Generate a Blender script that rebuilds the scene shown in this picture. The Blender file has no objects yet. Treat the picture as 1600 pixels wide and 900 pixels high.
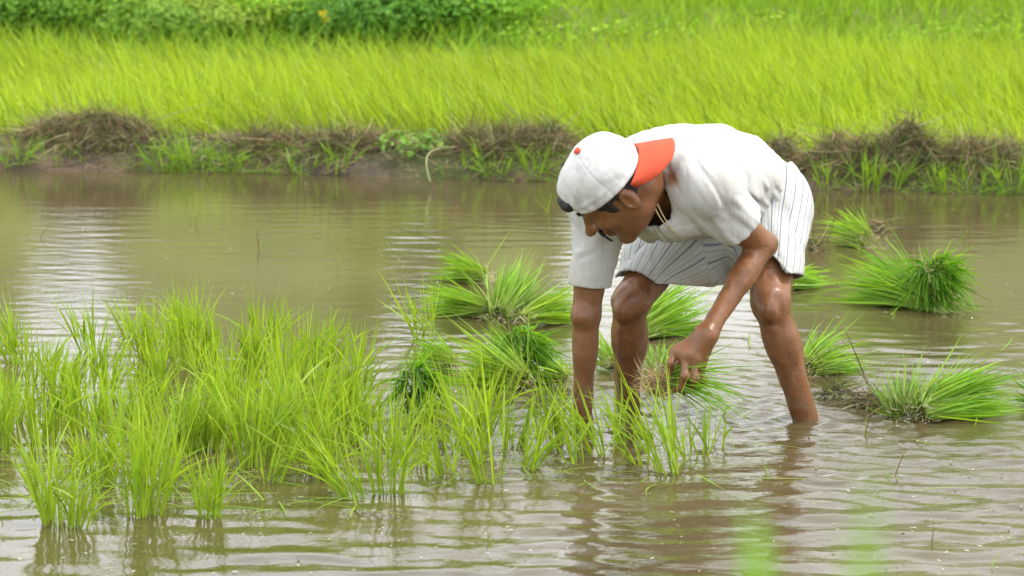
import bpy, bmesh, math, random
import numpy as np
from mathutils import Vector, Matrix

rng = np.random.default_rng(11)
random.seed(11)
S = bpy.context.scene
COL = S.collection

# ------------------------------------------------------------------ camera
F_PX, CAM_H = 5440.0, 1.5
PITCH = math.atan((450 + 365) / F_PX)
cd = bpy.data.cameras.new('camera')
cam = bpy.data.objects.new('camera', cd)
COL.objects.link(cam)
cam.location = (0, 0, CAM_H)
cam.rotation_euler = (math.pi / 2 - PITCH, 0, 0)
cd.sensor_width = 36.0
cd.lens = F_PX * 36.0 / 1600.0
cd.clip_start = 0.05
cd.clip_end = 2000
cd.dof.use_dof = True
cd.dof.focus_distance = 7.85
cd.dof.aperture_fstop = (cd.lens / 1000.0) / 0.0150
S.camera = cam

# ------------------------------------------------------------------ sky
SUN_EL, SUN_AZ = math.radians(58), math.radians(92)     # azimuth clockwise from +Y
w = bpy.data.worlds.new('World'); S.world = w; w.use_nodes = True
nt = w.node_tree; nt.nodes.clear()
out = nt.nodes.new('ShaderNodeOutputWorld'); bg = nt.nodes.new('ShaderNodeBackground')
sky = nt.nodes.new('ShaderNodeTexSky'); sky.sky_type = 'NISHITA'; sky.sun_disc = False
sky.sun_elevation = SUN_EL; sky.sun_rotation = SUN_AZ; sky.dust_density = 3.0; sky.air_density = 1.0
tc = nt.nodes.new('ShaderNodeTexCoord')
mp = nt.nodes.new('ShaderNodeMapping'); mp.inputs['Scale'].default_value = (2.2, 2.2, 5.0)
nz = nt.nodes.new('ShaderNodeTexNoise'); nz.inputs['Scale'].default_value = 1.6; nz.inputs['Detail'].default_value = 5
cr = nt.nodes.new('ShaderNodeMapRange')
cr.inputs['From Min'].default_value = 0.35; cr.inputs['From Max'].default_value = 0.62
cr.inputs['To Min'].default_value = 0.82; cr.inputs['To Max'].default_value = 1.0
mx = nt.nodes.new('ShaderNodeMix'); mx.data_type = 'RGBA'
mx.inputs[7].default_value = (11.6, 11.8, 12.1, 1)          # cloud deck
nt.links.new(tc.outputs['Generated'], mp.inputs['Vector']); nt.links.new(mp.outputs[0], nz.inputs['Vector'])
nt.links.new(nz.outputs['Fac'], cr.inputs['Value']); nt.links.new(cr.outputs[0], mx.inputs[0])
nt.links.new(sky.outputs[0], mx.inputs[6]); nt.links.new(mx.outputs[2], bg.inputs['Color'])
bg.inputs['Strength'].default_value = 0.10
nt.links.new(bg.outputs[0], out.inputs[0])

# ------------------------------------------------------------------ sun
sd = bpy.data.lights.new('sun', 'SUN'); sd.energy = 2.0; sd.angle = math.radians(12); sd.color = (1.0, 0.955, 0.88)
so = bpy.data.objects.new('sun', sd); COL.objects.link(so)
sdir = Vector((math.sin(SUN_AZ) * math.cos(SUN_EL), math.cos(SUN_AZ) * math.cos(SUN_EL), math.sin(SUN_EL)))
so.rotation_euler = sdir.to_track_quat('Z', 'Y').to_euler()
so.location = (0, 0, 30)

S.view_settings.view_transform = 'Standard'
S.view_settings.look = 'None'
S.view_settings.exposure = 0.84
S.view_settings.gamma = 1.0
S.render.engine = 'CYCLES'
S.cycles.max_bounces = 8
S.cycles.transparent_max_bounces = 8

# ================================================================== helpers
CT, ST = math.cos(PITCH), math.sin(PITCH)

def P(px, py, Y):
    """point at ground distance Y that the photograph shows at px, py"""
    a, b = (px - 800) / F_PX, -(py - 450) / F_PX
    d = np.array([a, CT + b * ST, -ST + b * CT])
    return np.array([0, 0, CAM_H]) + d * (Y / d[1])

def G(px, py, z=0.0):
    """point of the level z that the photograph shows at px, py"""
    a, b = (px - 800) / F_PX, -(py - 450) / F_PX
    d = np.array([a, CT + b * ST, -ST + b * CT])
    return np.array([0, 0, CAM_H]) + d * ((z - CAM_H) / d[2])

def unit(v):
    v = np.asarray(v, float)
    return v / (np.linalg.norm(v, axis=-1, keepdims=True) + 1e-12)

_T = np.random.default_rng(5).random((32, 32, 32)).astype(np.float32)

def vnoise(p):
    """smooth value noise in -1..1 at points p (n, 3)"""
    p = np.asarray(p, np.float64)
    i = np.floor(p).astype(np.int64); f = (p - i); f = f * f * (3 - 2 * f)
    i0 = i & 31; i1 = (i + 1) & 31
    x0, y0, z0 = i0[..., 0], i0[..., 1], i0[..., 2]; x1, y1, z1 = i1[..., 0], i1[..., 1], i1[..., 2]
    fx, fy, fz = f[..., 0], f[..., 1], f[..., 2]
    c00 = _T[x0, y0, z0] * (1 - fx) + _T[x1, y0, z0] * fx
    c10 = _T[x0, y1, z0] * (1 - fx) + _T[x1, y1, z0] * fx
    c01 = _T[x0, y0, z1] * (1 - fx) + _T[x1, y0, z1] * fx
    c11 = _T[x0, y1, z1] * (1 - fx) + _T[x1, y1, z1] * fx
    c0 = c00 * (1 - fy) + c10 * fy; c1 = c01 * (1 - fy) + c11 * fy
    return (c0 * (1 - fz) + c1 * fz) * 2 - 1

def fbm(p, n=4):
    s, a, t = 0, 1.0, 0
    for k in range(n):
        s = s + a * vnoise(p * 2 ** k + 7.3 * k); t += a; a *= 0.5
    return s / t

def mesh(name, V, Fq, mat, smooth=True, cols=None, attrs=None, loc=None):
    V = np.asarray(V, np.float32)
    if loc is not None: V = V - np.asarray(loc, np.float32)
    Fq = np.asarray(Fq, np.int32)
    m = bpy.data.meshes.new(name)
    k = Fq.shape[1]
    m.vertices.add(len(V)); m.vertices.foreach_set('co', V.ravel())
    m.loops.add(Fq.size); m.loops.foreach_set('vertex_index', Fq.ravel())
    m.polygons.add(len(Fq))
    m.polygons.foreach_set('loop_start', np.arange(0, Fq.size, k, dtype=np.int32))
    m.polygons.foreach_set('loop_total', np.full(len(Fq), k, np.int32))
    m.polygons.foreach_set('use_smooth', np.full(len(Fq), smooth, bool))
    m.update(calc_edges=True)
    if cols is not None:
        a = m.attributes.new('tint', 'FLOAT_COLOR', 'POINT')
        c = np.ones((len(V), 4), np.float32); c[:, :3] = cols
        a.data.foreach_set('color', c.ravel())
    for nme, v in (attrs or {}).items():
        a = m.attributes.new(nme, 'FLOAT', 'POINT'); a.data.foreach_set('value', np.asarray(v, np.float32))
    m.materials.append(mat)
    return m

def link(name, me, parent=None, loc=None):
    o = bpy.data.objects.new(name, me); COL.objects.link(o)
    if loc is not None: o.location = [float(c) for c in loc]
    if parent is not None: o.parent = parent
    return o

def tag(o, label=None, cat=None, group=None, kind=None):
    if label: o['label'] = label
    if cat: o['category'] = cat
    if group: o['group'] = group
    if kind: o['kind'] = kind
    return o

def empty(name, loc, label=None, cat=None, group=None):
    o = link(name, None, loc=loc); o.empty_display_size = 0.05
    return tag(o, label, cat, group)

# ------------------------------------------------------------------ materials
def new_mat(name):
    m = bpy.data.materials.new(name); m.use_nodes = True
    n = m.node_tree; b = n.nodes['Principled BSDF']
    return m, n, b

def N(n, t, **kw):
    x = n.nodes.new(t)
    for k, v in kw.items():
        if k in x.inputs.keys(): x.inputs[k].default_value = v
        else: setattr(x, k, v)
    return x

def mixrgb(n, a, b, fac, mode='MIX'):
    x = n.nodes.new('ShaderNodeMix'); x.data_type = 'RGBA'; x.blend_type = mode
    for sock, v in ((x.inputs[6], a), (x.inputs[7], b), (x.inputs[0], fac)):
        if hasattr(v, 'is_linked'): n.links.new(v, sock)
        elif isinstance(v, (tuple, list)): sock.default_value = tuple(v) + ((1,) if len(v) == 3 else ())
        else: sock.default_value = v
    return x.outputs[2]

def rng_map(n, v, a, b, c=0.0, d=1.0):
    x = n.nodes.new('ShaderNodeMapRange'); n.links.new(v, x.inputs['Value'])
    x.inputs['From Min'].default_value = a; x.inputs['From Max'].default_value = b
    x.inputs['To Min'].default_value = c; x.inputs['To Max'].default_value = d
    return x.outputs[0]

def noise(n, scale, detail=4, vec=None, rough=0.55):
    x = N(n, 'ShaderNodeTexNoise'); x.inputs['Scale'].default_value = scale
    x.inputs['Detail'].default_value = detail; x.inputs['Roughness'].default_value = rough
    if vec is not None: n.links.new(vec, x.inputs['Vector'])
    return x.outputs['Fac']

def bump(n, b, h, strength, dist):
    x = n.nodes.new('ShaderNodeBump'); x.inputs['Strength'].default_value = strength
    x.inputs['Distance'].default_value = dist
    n.links.new(h, x.inputs['Height']); n.links.new(x.outputs[0], b.inputs['Normal'])
    return x

def leaf_mat(name, trans=0.45, rough=0.45, tr_tint=(1.15, 1.1, 0.5)):
    m, n, b = new_mat(name)
    at = N(n, 'ShaderNodeAttribute', attribute_name='tint')
    b.inputs['Roughness'].default_value = rough
    b.inputs['Specular IOR Level'].default_value = 0.4
    n.links.new(at.outputs['Color'], b.inputs['Base Color'])
    t = N(n, 'ShaderNodeBsdfTranslucent')
    tcx = mixrgb(n, at.outputs['Color'], tr_tint, 1.0, 'MULTIPLY')
    n.links.new(tcx, t.inputs['Color'])
    ms = N(n, 'ShaderNodeMixShader'); ms.inputs[0].default_value = trans
    n.links.new(b.outputs[0], ms.inputs[1]); n.links.new(t.outputs[0], ms.inputs[2])
    n.links.new(ms.outputs[0], n.nodes['Material Output'].inputs[0])
    return m

M_leaf = leaf_mat('rice_leaf', 0.5)
M_weed = leaf_mat('weed_leaf', 0.40, 0.62)
M_straw = leaf_mat('dry_straw', 0.12, 0.8, (1, 0.9, 0.7))

def soil_mat(name, c1, c2, c3=None, rough=0.9, sc=9.0):
    m, n, b = new_mat(name)
    g = N(n, 'ShaderNodeNewGeometry')
    f = noise(n, sc, 7, g.outputs['Position'])
    f2 = noise(n, sc * 0.27, 3, g.outputs['Position'])
    c = mixrgb(n, c1, c2, rng_map(n, f, 0.35, 0.65))
    if c3: c = mixrgb(n, c, c3, rng_map(n, f2, 0.45, 0.6))
    n.links.new(c, b.inputs['Base Color']); b.inputs['Roughness'].default_value = rough
    bump(n, b, f, 0.8, 0.02)
    return m

M_mud = soil_mat('bank_soil', (0.055, 0.042, 0.028), (0.14, 0.10, 0.06), (0.06, 0.075, 0.02))
M_field = soil_mat('field_soil', (0.10, 0.12, 0.03), (0.22, 0.24, 0.06), (0.16, 0.15, 0.09), sc=5)
M_root = soil_mat('root_soil', (0.09, 0.06, 0.035), (0.36, 0.24, 0.12), sc=60)

# ================================================================== blades
def blade_arrays(base, d, L, W, bend, tint, rings=6, side=None, base_pale=0.25, zmin=None):
    """strips that taper to a tip; bend is a vector added with s*s"""
    n = len(base)
    base = np.asarray(base, float); d = unit(d)
    L = np.broadcast_to(L, n).astype(float); W = np.broadcast_to(W, n).astype(float)
    s = np.linspace(0, 1, rings)
    ctr = base[:, None] + d[:, None] * (L[:, None] * s)[..., None] + bend[:, None] * (s ** 2)[None, :, None]
    if zmin is not None:
        zz = zmin[:, None] if np.ndim(zmin) else zmin
        ctr[..., 2] = np.where(ctr[..., 2] < zz, zz, ctr[..., 2])
    if side is None:
        r = rng.normal(size=(n, 3)); r[:, 2] *= 0.4
        side = unit(np.cross(d, r))
    prof = np.clip(0.55 + 1.6 * s, 0, 1) * (1 - s ** 2.4)
    off = side[:, None] * (0.5 * W[:, None] * prof)[..., None]
    V = np.empty((n, rings, 2, 3)); V[:, :, 0] = ctr - off; V[:, :, 1] = ctr + off
    i = (np.arange(n) * rings * 2)[:, None] + (np.arange(rings - 1) * 2)[None]
    Fq = np.stack([i, i + 1, i + 3, i + 2], -1).reshape(-1, 4)
    g = (1 - s)[None, :, None] ** 3 * base_pale
    C = tint[:, None] * (1 - g) + np.array([0.34, 0.38, 0.10]) * g
    C = np.repeat(C[:, :, None], 2, 2)
    return V.reshape(-1, 3), Fq, C.reshape(-1, 3)

def cat_arrays(lst):
    V, Fq, C, o = [], [], [], 0
    for v, f, c in lst:
        V.append(v); Fq.append(f + o); C.append(c); o += len(v)
    return np.concatenate(V), np.concatenate(Fq), np.concatenate(C)

YEL = np.array([0.40, 0.55, 0.035]); GRN = np.array([0.16, 0.41, 0.018]); DEEP = np.array([0.055, 0.20, 0.018])
PALE = np.array([0.34, 0.46, 0.13])

def tints(n, mix, jitter=0.16):
    """mix: weights for yellow-green, green, deep green, pale"""
    wts = rng.dirichlet(np.array(mix) * 1.1 + 0.02, n)
    c = wts @ np.stack([YEL, GRN, DEEP, PALE]) * .88
    return c * (1 + rng.normal(0, jitter, (n, 1)))

def clump_arrays(n_til, H, spread=0.16, lean=(0, 0, 0), r0=0.018, mix=(8, 2.8, .5, .4), wid=0.0062):
    """a planted rice clump: tillers, each a tall leaf with one or two that leave its side"""
    a = rng.uniform(0, 2 * np.pi, n_til); r = r0 * np.sqrt(rng.random(n_til))
    base = np.stack([r * np.cos(a), r * np.sin(a), np.full(n_til, -0.03)], -1)
    d = np.stack([np.cos(a) * spread * rng.random(n_til) * 1.3, np.sin(a) * spread * rng.random(n_til) * 1.3, np.ones(n_til)], -1)
    d += np.asarray(lean) + rng.normal(0, 0.13, (n_til, 3)) * [1, 1, 0]
    d = unit(d)
    L = (H + 0.03) * rng.uniform(0.62, 1.08, n_til)
    bend = np.stack([d[:, 0] * 0.25 * L, d[:, 1] * 0.25 * L, -0.03 * L], -1) * rng.uniform(-.2, 1.1, (n_til, 1))
    out_ = [blade_arrays(base, d, L, wid * rng.uniform(.7, 1.15, n_til), bend, tints(n_til, mix))]
    for k, (h0, ll) in enumerate(((0.28, 0.62), (0.45, 0.5))):
        sel = rng.random(n_til) < (0.85 - 0.3 * k)
        if not sel.any(): continue
        m = sel.sum()
        b2 = base[sel] + d[sel] * (L[sel] * h0)[:, None]
        d2 = unit(d[sel] + rng.normal(0, 0.30, (m, 3)) * [1, 1, 0.2])
        L2 = L[sel] * ll * rng.uniform(0.7, 1.25, m)
        bend2 = np.stack([d2[:, 0] * L2 * .5, d2[:, 1] * L2 * .5, -0.20 * L2], -1) * rng.uniform(0.1, 1.6, (m, 1))
        out_.append(blade_arrays(b2, d2, L2, wid * rng.uniform(.65, 1.05, m), bend2, tints(m, mix), base_pale=0.05))
    return cat_arrays(out_)

# ================================================================== ground
BANK = [(-900, 262), (0, 266), (400, 271), (800, 283), (1250, 299), (1600, 305), (2500, 318)]
bank_pts = np.array([G(x, y) for x, y in BANK])

def bank_y(x):
    return np.interp(x, bank_pts[:, 0], bank_pts[:, 1])

def sheet(xs, ys, zf):
    X, Y = np.meshgrid(xs, ys)
    Z = zf(X, Y)
    V = np.stack([X, Y, Z], -1).reshape(-1, 3)
    nx, ny = len(xs), len(ys)
    i = (np.arange(ny - 1) * nx)[:, None] + np.arange(nx - 1)[None]
    Fq = np.stack([i, i + 1, i + nx + 1, i + nx], -1).reshape(-1, 4)
    return V, Fq

def ground_z(X, Y):
    by = bank_y(X)
    t = np.clip((Y - by - 0.15) / 0.3, 0, 1)
    z = -0.30 + 0.34 * t * t * (3 - 2 * t)
    t2 = np.clip((1.75 - Y) / 0.5, 0, 1)
    z = z + 0.42 * t2 * t2 * (3 - 2 * t2)
    z = z + 0.22 * np.exp(-((Y - 18.2) / 0.5) ** 2)
    return z + 0.008 * fbm(np.stack([X * 2.5, Y * 2.5, X * 0], -1), 3)

xs = np.concatenate([np.linspace(-900, -6, 24)[:-1], np.linspace(-6, 6, 121), np.linspace(6, 900, 24)[1:]])
ys = np.concatenate([np.linspace(-300, 0.8, 12)[:-1], np.linspace(0.8, 2.2, 15)[:-1], np.linspace(2.2, 12, 20)[:-1], np.linspace(12, 24, 121), np.linspace(24, 1500, 30)[1:]])
V, Fq = sheet(xs, ys, ground_z)
tag(link('ground', mesh('ground', V, Fq, M_field)), kind='structure')

def bank_shape(X, Y):
    """height of the earth bank between pond and field"""
    t = (Y - bank_y(X) - 0.05 * vnoise(np.stack([X * 4, X * 0, X * 0 + 3], -1)))
    up = np.clip(t / 0.14, 0, 1); dn = np.clip((0.95 - t) / 0.5, 0, 1)
    h = 0.062 + 0.022 * vnoise(np.stack([X * 1.7, Y * 0, X * 0 + 9], -1))
    z = -0.06 + (h + 0.06) * np.sqrt(up) * dn * dn * (3 - 2 * dn)
    return z + 0.022 * fbm(np.stack([X * 9, Y * 9, Y * 0], -1), 4) * (up > 0)

xs = np.linspace(-5, 5, 520)
tt = np.linspace(-0.06, 1.0, 60)
X, T = np.meshgrid(xs, tt)
Y = bank_y(X) + T
Z = bank_shape(X, Y)
V = np.stack([X, Y, Z], -1).reshape(-1, 3)
i = (np.arange(59) * 520)[:, None] + np.arange(519)[None]
Fq = np.stack([i, i + 1, i + 521, i + 520], -1).reshape(-1, 4)
tag(link('earth_bank', mesh('earth_bank', V, Fq, M_mud)), 'low earth bank between the pond and the rice field', None, None, 'structure')

# ================================================================== water
def water_material():
    m, n, b = new_mat('muddy_water')
    g = N(n, 'ShaderNodeNewGeometry')
    f = noise(n, 0.9, 4, g.outputs['Position'])
    c = mixrgb(n, (0.060, 0.047, 0.020), (0.094, 0.073, 0.034), rng_map(n, f, 0.35, 0.65))
    n.links.new(c, b.inputs['Base Color'])
    b.inputs['Roughness'].default_value = 0.015
    b.inputs['IOR'].default_value = 1.40
    at = N(n, 'ShaderNodeAttribute', attribute_name='chop')
    mpp = N(n, 'ShaderNodeMapping'); mpp.inputs['Scale'].default_value = (0.42, 1.35, 1)
    n.links.new(g.outputs['Position'], mpp.inputs['Vector'])
    h = noise(n, 24, 4, mpp.outputs[0], 0.6)
    bp = bump(n, b, h, 1.0, 0.0042)
    n.links.new(at.outputs['Fac'], bp.inputs['Strength'])
    return m

M_water = water_material()
RIP = [(G(1258, 657), 1.0), (G(910, 659), 1.0), (G(980, 626), 0.8), (G(1100, 640), 0.9)]

def disturb(X, Y):
    """how stirred up the surface is: strong round the man, calm far off"""
    e = 0
    for c, a in RIP:
        e = e + a * np.exp(-((X - c[0]) ** 2 / 0.30 + (Y - c[1]) ** 2 / 0.45))
    e = np.clip(e, 0, 1.25)
    front = np.clip((7.9 - Y) / 0.5, 0, 1) * np.clip((X + 0.9) / 0.8, 0.30, 1)
    right = np.clip((X - 0.7) / 0.5, 0, 1) * np.clip((9.8 - Y) / 1.2, 0, 1) * 0.8
    return e, front, right

def water_z(X, Y):
    e, front, right = disturb(X, Y)
    r = np.random.default_rng(3)
    z = np.zeros_like(X); zf = np.zeros_like(X)
    for k in range(46):
        lam = 0.055 * (0.20 / 0.055) ** r.random()
        th = r.normal(math.pi / 2, 0.27); ph = r.uniform(0, 6.283)
        kx, ky = 2 * np.pi / lam * math.cos(th), 2 * np.pi / lam * math.sin(th)
        z += lam * np.sin(kx * X + ky * Y + ph)
    z *= 1 / math.sqrt(46) / 6.283
    for k in range(40):
        lam = 0.035 * (0.11 / 0.035) ** r.random()
        th = r.uniform(0, 6.283); ph = r.uniform(0, 6.283)
        zf += lam * np.sin(2 * np.pi / lam * (math.cos(th) * X + math.sin(th) * Y) + ph)
    zf *= 1 / math.sqrt(40) / 6.283
    patch = 0.55 + 0.45 * vnoise(np.stack([X * 1.1 + 4, Y * 0.8, X * 0], -1))
    out_ = z * (0.032 * patch + 0.045 * e + 0.080 * front + 0.058 * right)
    out_ += zf * (0.007 + 0.060 * e + 0.030 * front + 0.022 * right)
    for c, a in RIP:
        rr = np.sqrt((X - c[0]) ** 2 + (Y - c[1]) ** 2)
        out_ += a * 0.0026 * np.sin(2 * np.pi * rr / (0.055 + 0.03 * rr)) * np.exp(-rr / 0.35)
    edge = np.clip((2.3 - np.abs(X)) / 0.3, 0, 1) * np.clip((Y - 5.2) / 0.5, 0, 1)
    return out_ * edge

xs = np.concatenate([np.linspace(-40, -2.3, 12)[:-1], np.arange(-2.3, 2.3, 0.0115), np.linspace(2.3, 40, 12)])
ys = np.concatenate([np.linspace(0.9, 5.2, 12)[:-1], np.arange(5.2, 10, 0.0105), np.arange(10, 13.9, 0.016)])
V, Fq = sheet(xs, ys, water_z)
e, fr, rt = disturb(V[:, 0], V[:, 1])
tag(link('water', mesh('water', V, Fq, M_water, attrs={'chop': np.clip(0.16 + 0.50 * e + 0.26 * fr + 0.22 * rt, 0, 1)})), kind='structure')

# ================================================================== signed-distance modelling
class Field:
    def __init__(s, lo, hi, h):
        s.lo = np.asarray(lo, np.float32); s.h = h
        s.n = np.ceil((np.asarray(hi) - s.lo) / h).astype(int) + 1
        s.v = np.full(s.n, 0.04, np.float32)
    def win(s, lo, hi, pad=0.035):
        a = np.clip(np.floor((np.asarray(lo) - pad - s.lo) / s.h).astype(int), 0, s.n)
        b = np.clip(np.ceil((np.asarray(hi) + pad - s.lo) / s.h).astype(int) + 1, 0, s.n)
        if (b <= a).any(): return None, None
        g = [s.lo[k] + s.h * np.arange(a[k], b[k], dtype=np.float32) for k in range(3)]
        Q = np.stack(np.meshgrid(*g, indexing='ij'), -1)
        return tuple(slice(a[k], b[k]) for k in range(3)), Q
    def add(s, lo, hi, fn, k=0.02, sub=False):
        sl, Q = s.win(lo, hi)
        if sl is None: return
        d = fn(Q); v = s.v[sl]
        if sub:
            d = -d; hh = np.clip(k - np.abs(v - d), 0, None) / k
            s.v[sl] = np.maximum(v, d) + hh * hh * k * 0.25
        else:
            hh = np.clip(k - np.abs(v - d), 0, None) / k
            s.v[sl] = np.minimum(v, d) - hh * hh * k * 0.25
    def cone(s, a, b, ra, rb, k=0.02, sub=False):
        a = np.asarray(a, np.float32); b = np.asarray(b, np.float32); ab = b - a; l2 = float(ab @ ab) + 1e-9; rm = max(ra, rb)
        def fn(Q):
            q = Q - a; t = np.clip((q @ ab) / l2, 0, 1)
            return np.linalg.norm(q - t[..., None] * ab, axis=-1) - (ra + (rb - ra) * t)
        s.add(np.minimum(a, b) - rm, np.maximum(a, b) + rm, fn, k, sub)
    def ell(s, c, ax, r, k=0.02, sub=False):
        c = np.asarray(c, np.float32); A = np.asarray(ax, np.float32); r = np.asarray(r, np.float32); rm = float(r.max())
        def fn(Q):
            q = (Q - c) @ A.T
            k0 = np.linalg.norm(q / r, axis=-1); k1 = np.linalg.norm(q / (r * r), axis=-1) + 1e-6
            return k0 * (k0 - 1) / k1
        ext = np.sqrt(((A * r[:, None]) ** 2).sum(0))
        s.add(c - ext, c + ext, fn, k, sub)
    def surface(s):
        """naive surface nets"""
        v = s.v; inside = v < 0
        n = np.array(v.shape) - 1
        def cor(i, j, k, A): return A[i:n[0] + i, j:n[1] + j, k:n[2] + k]
        cnt = np.zeros(n, np.int8)
        for i in (0, 1):
            for j in (0, 1):
                for k in (0, 1): cnt += cor(i, j, k, inside)
        mixed = (cnt > 0) & (cnt < 8)
        idx = np.full(n, -1, np.int64); cells = np.argwhere(mixed); idx[mixed] = np.arange(len(cells))
        acc = np.zeros((len(cells), 3)); num = np.zeros(len(cells))
        cx, cy, cz = cells.T
        offs = [(0, 0, 0), (1, 0, 0), (0, 1, 0), (1, 1, 0), (0, 0, 1), (1, 0, 1), (0, 1, 1), (1, 1, 1)]
        for p in range(8):
            for q in range(p + 1, 8):
                dd = np.array(offs[q]) - np.array(offs[p])
                if np.abs(dd).sum() != 1: continue
                a = v[cx + offs[p][0], cy + offs[p][1], cz + offs[p][2]]; b = v[cx + offs[q][0], cy + offs[q][1], cz + offs[q][2]]
                c = (a < 0) != (b < 0); t = np.where(c, a / np.where(c, a - b, 1), 0)
                pt = np.array(offs[p])[None] + t[:, None] * dd[None]
                acc += pt * c[:, None]; num += c
        Vv = s.lo + s.h * (cells + acc / num[:, None])
        quads = []
        for ax in range(3):
            o1, o2 = [(1, 2), (2, 0), (0, 1)][ax]
            a = np.take(inside, np.arange(n[ax]), ax); b = np.take(inside, np.arange(1, n[ax] + 1), ax)
            e = np.argwhere(a != b)
            ok = (e[:, o1] > 0) & (e[:, o2] > 0) & (e[:, o1] < n[o1]) & (e[:, o2] < n[o2]); e = e[ok]
            flip = a[e[:, 0], e[:, 1], e[:, 2]]
            def at(d1, d2):
                x = e.copy(); x[:, o1] -= d1; x[:, o2] -= d2
                return idx[x[:, 0], x[:, 1], x[:, 2]]
            q = np.stack([at(1, 1), at(0, 1), at(0, 0), at(1, 0)], -1)
            q[~flip] = q[~flip][:, ::-1]
            quads.append(q)
        q = np.concatenate(quads); q = q[(q >= 0).all(1)]
        return Vv, q

def vnormals(V, Fq):
    a, b, c, d = (V[Fq[:, k]] for k in range(4))
    fn = np.cross(c - a, d - b); nn = np.zeros_like(V)
    for k in range(4): np.add.at(nn, Fq[:, k], fn)
    return unit(nn)

def relax(V, Fq, it=2, f=0.5):
    e = np.concatenate([Fq[:, [0, 1]], Fq[:, [1, 2]], Fq[:, [2, 3]], Fq[:, [3, 0]]]); e = np.concatenate([e, e[:, ::-1]])
    cnt = np.bincount(e[:, 0], minlength=len(V))[:, None]
    for _ in range(it):
        m = np.stack([np.bincount(e[:, 0], V[e[:, 1], k], len(V)) for k in range(3)], -1) / np.maximum(cnt, 1)
        V = V + f * (m - V)
    return V

# ================================================================== the man
# joints
Lh, Rh = P(1212, 325, 8.14), P(1100, 322, 8.26)
Lk, Rk = P(1203, 474, 7.88), P(983, 474, 8.05)
Lw, Rw = P(1259, 656, 7.95), P(980, 626, 8.20)
La = Lk + unit(Lw - Lk) * 0.41; Ra = Rk + unit(Rw - Rk) * 0.41
Lsh, Rsh = P(1092, 292, 7.66), P(934, 318, 7.90)
Lel, Rel = P(1190, 383, 7.80), P(916, 492, 7.90)
Lwr, Rwr = P(1106, 520, 7.67), P(910, 650, 7.93)
pel, mid, chest, nb = P(1165, 318, 8.20), P(1115, 278, 8.03), P(1052, 283, 7.85), P(1006, 290, 7.74)
lt = unit(Lsh - Rsh)
HC = P(962, 291, 7.63)                                     # head centre
hu = unit([-.76, -.30, .58]); hf = np.array([-.64, .25, -.73]); hf = unit(hf - hu * (hf @ hu)); hl = np.cross(hu, hf)
HA = np.stack([hl, hf, hu])                                # head axes: left, forward, up
def HP(l, f, u): return HC + hl * l + hf * f + hu * u

ROOT = np.array([1.0 * (Lw[0] + Rw[0]) / 2, (Lw[1] + Rw[1]) / 2, 0.0])
person = empty('person', ROOT, 'barefoot man in white shirt and striped shorts bending to plant rice', 'person')

def frame(axis, lat):
    axis = unit(axis); lat = unit(lat - axis * (lat @ axis)); return np.stack([lat, axis, np.cross(lat, axis)])

def torso(fd, g=0.0, k=0.06):
    """trunk from pelvis to neck base; g lets cloth stand off the body"""
    lth = unit(Lh - Rh)
    fd.ell(pel, frame(mid - pel, lth), (.150 + g, .135 + g, .122 + g), k)
    fd.ell(mid, frame(chest - pel, lt + lth), (.138 + g, .155 + g, .108 + g), k)
    fd.ell(chest, frame(nb - mid, lt), (.152 + g, .145 + g, .108 + g), k)
    fd.cone(chest + (Lsh - chest) * .35, Lsh, .080 + g, .046 + g, k)
    fd.cone(nb + (chest - nb) * .4, Lsh + [0, 0, .004], .058 + g, .044 + g, k)
    fd.cone(chest + (Rsh - chest) * .35, Rsh, .080 + g, .046 + g, k)
    fd.cone(nb + (chest - nb) * .4, Rsh, .058 + g, .044 + g, k)

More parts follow.
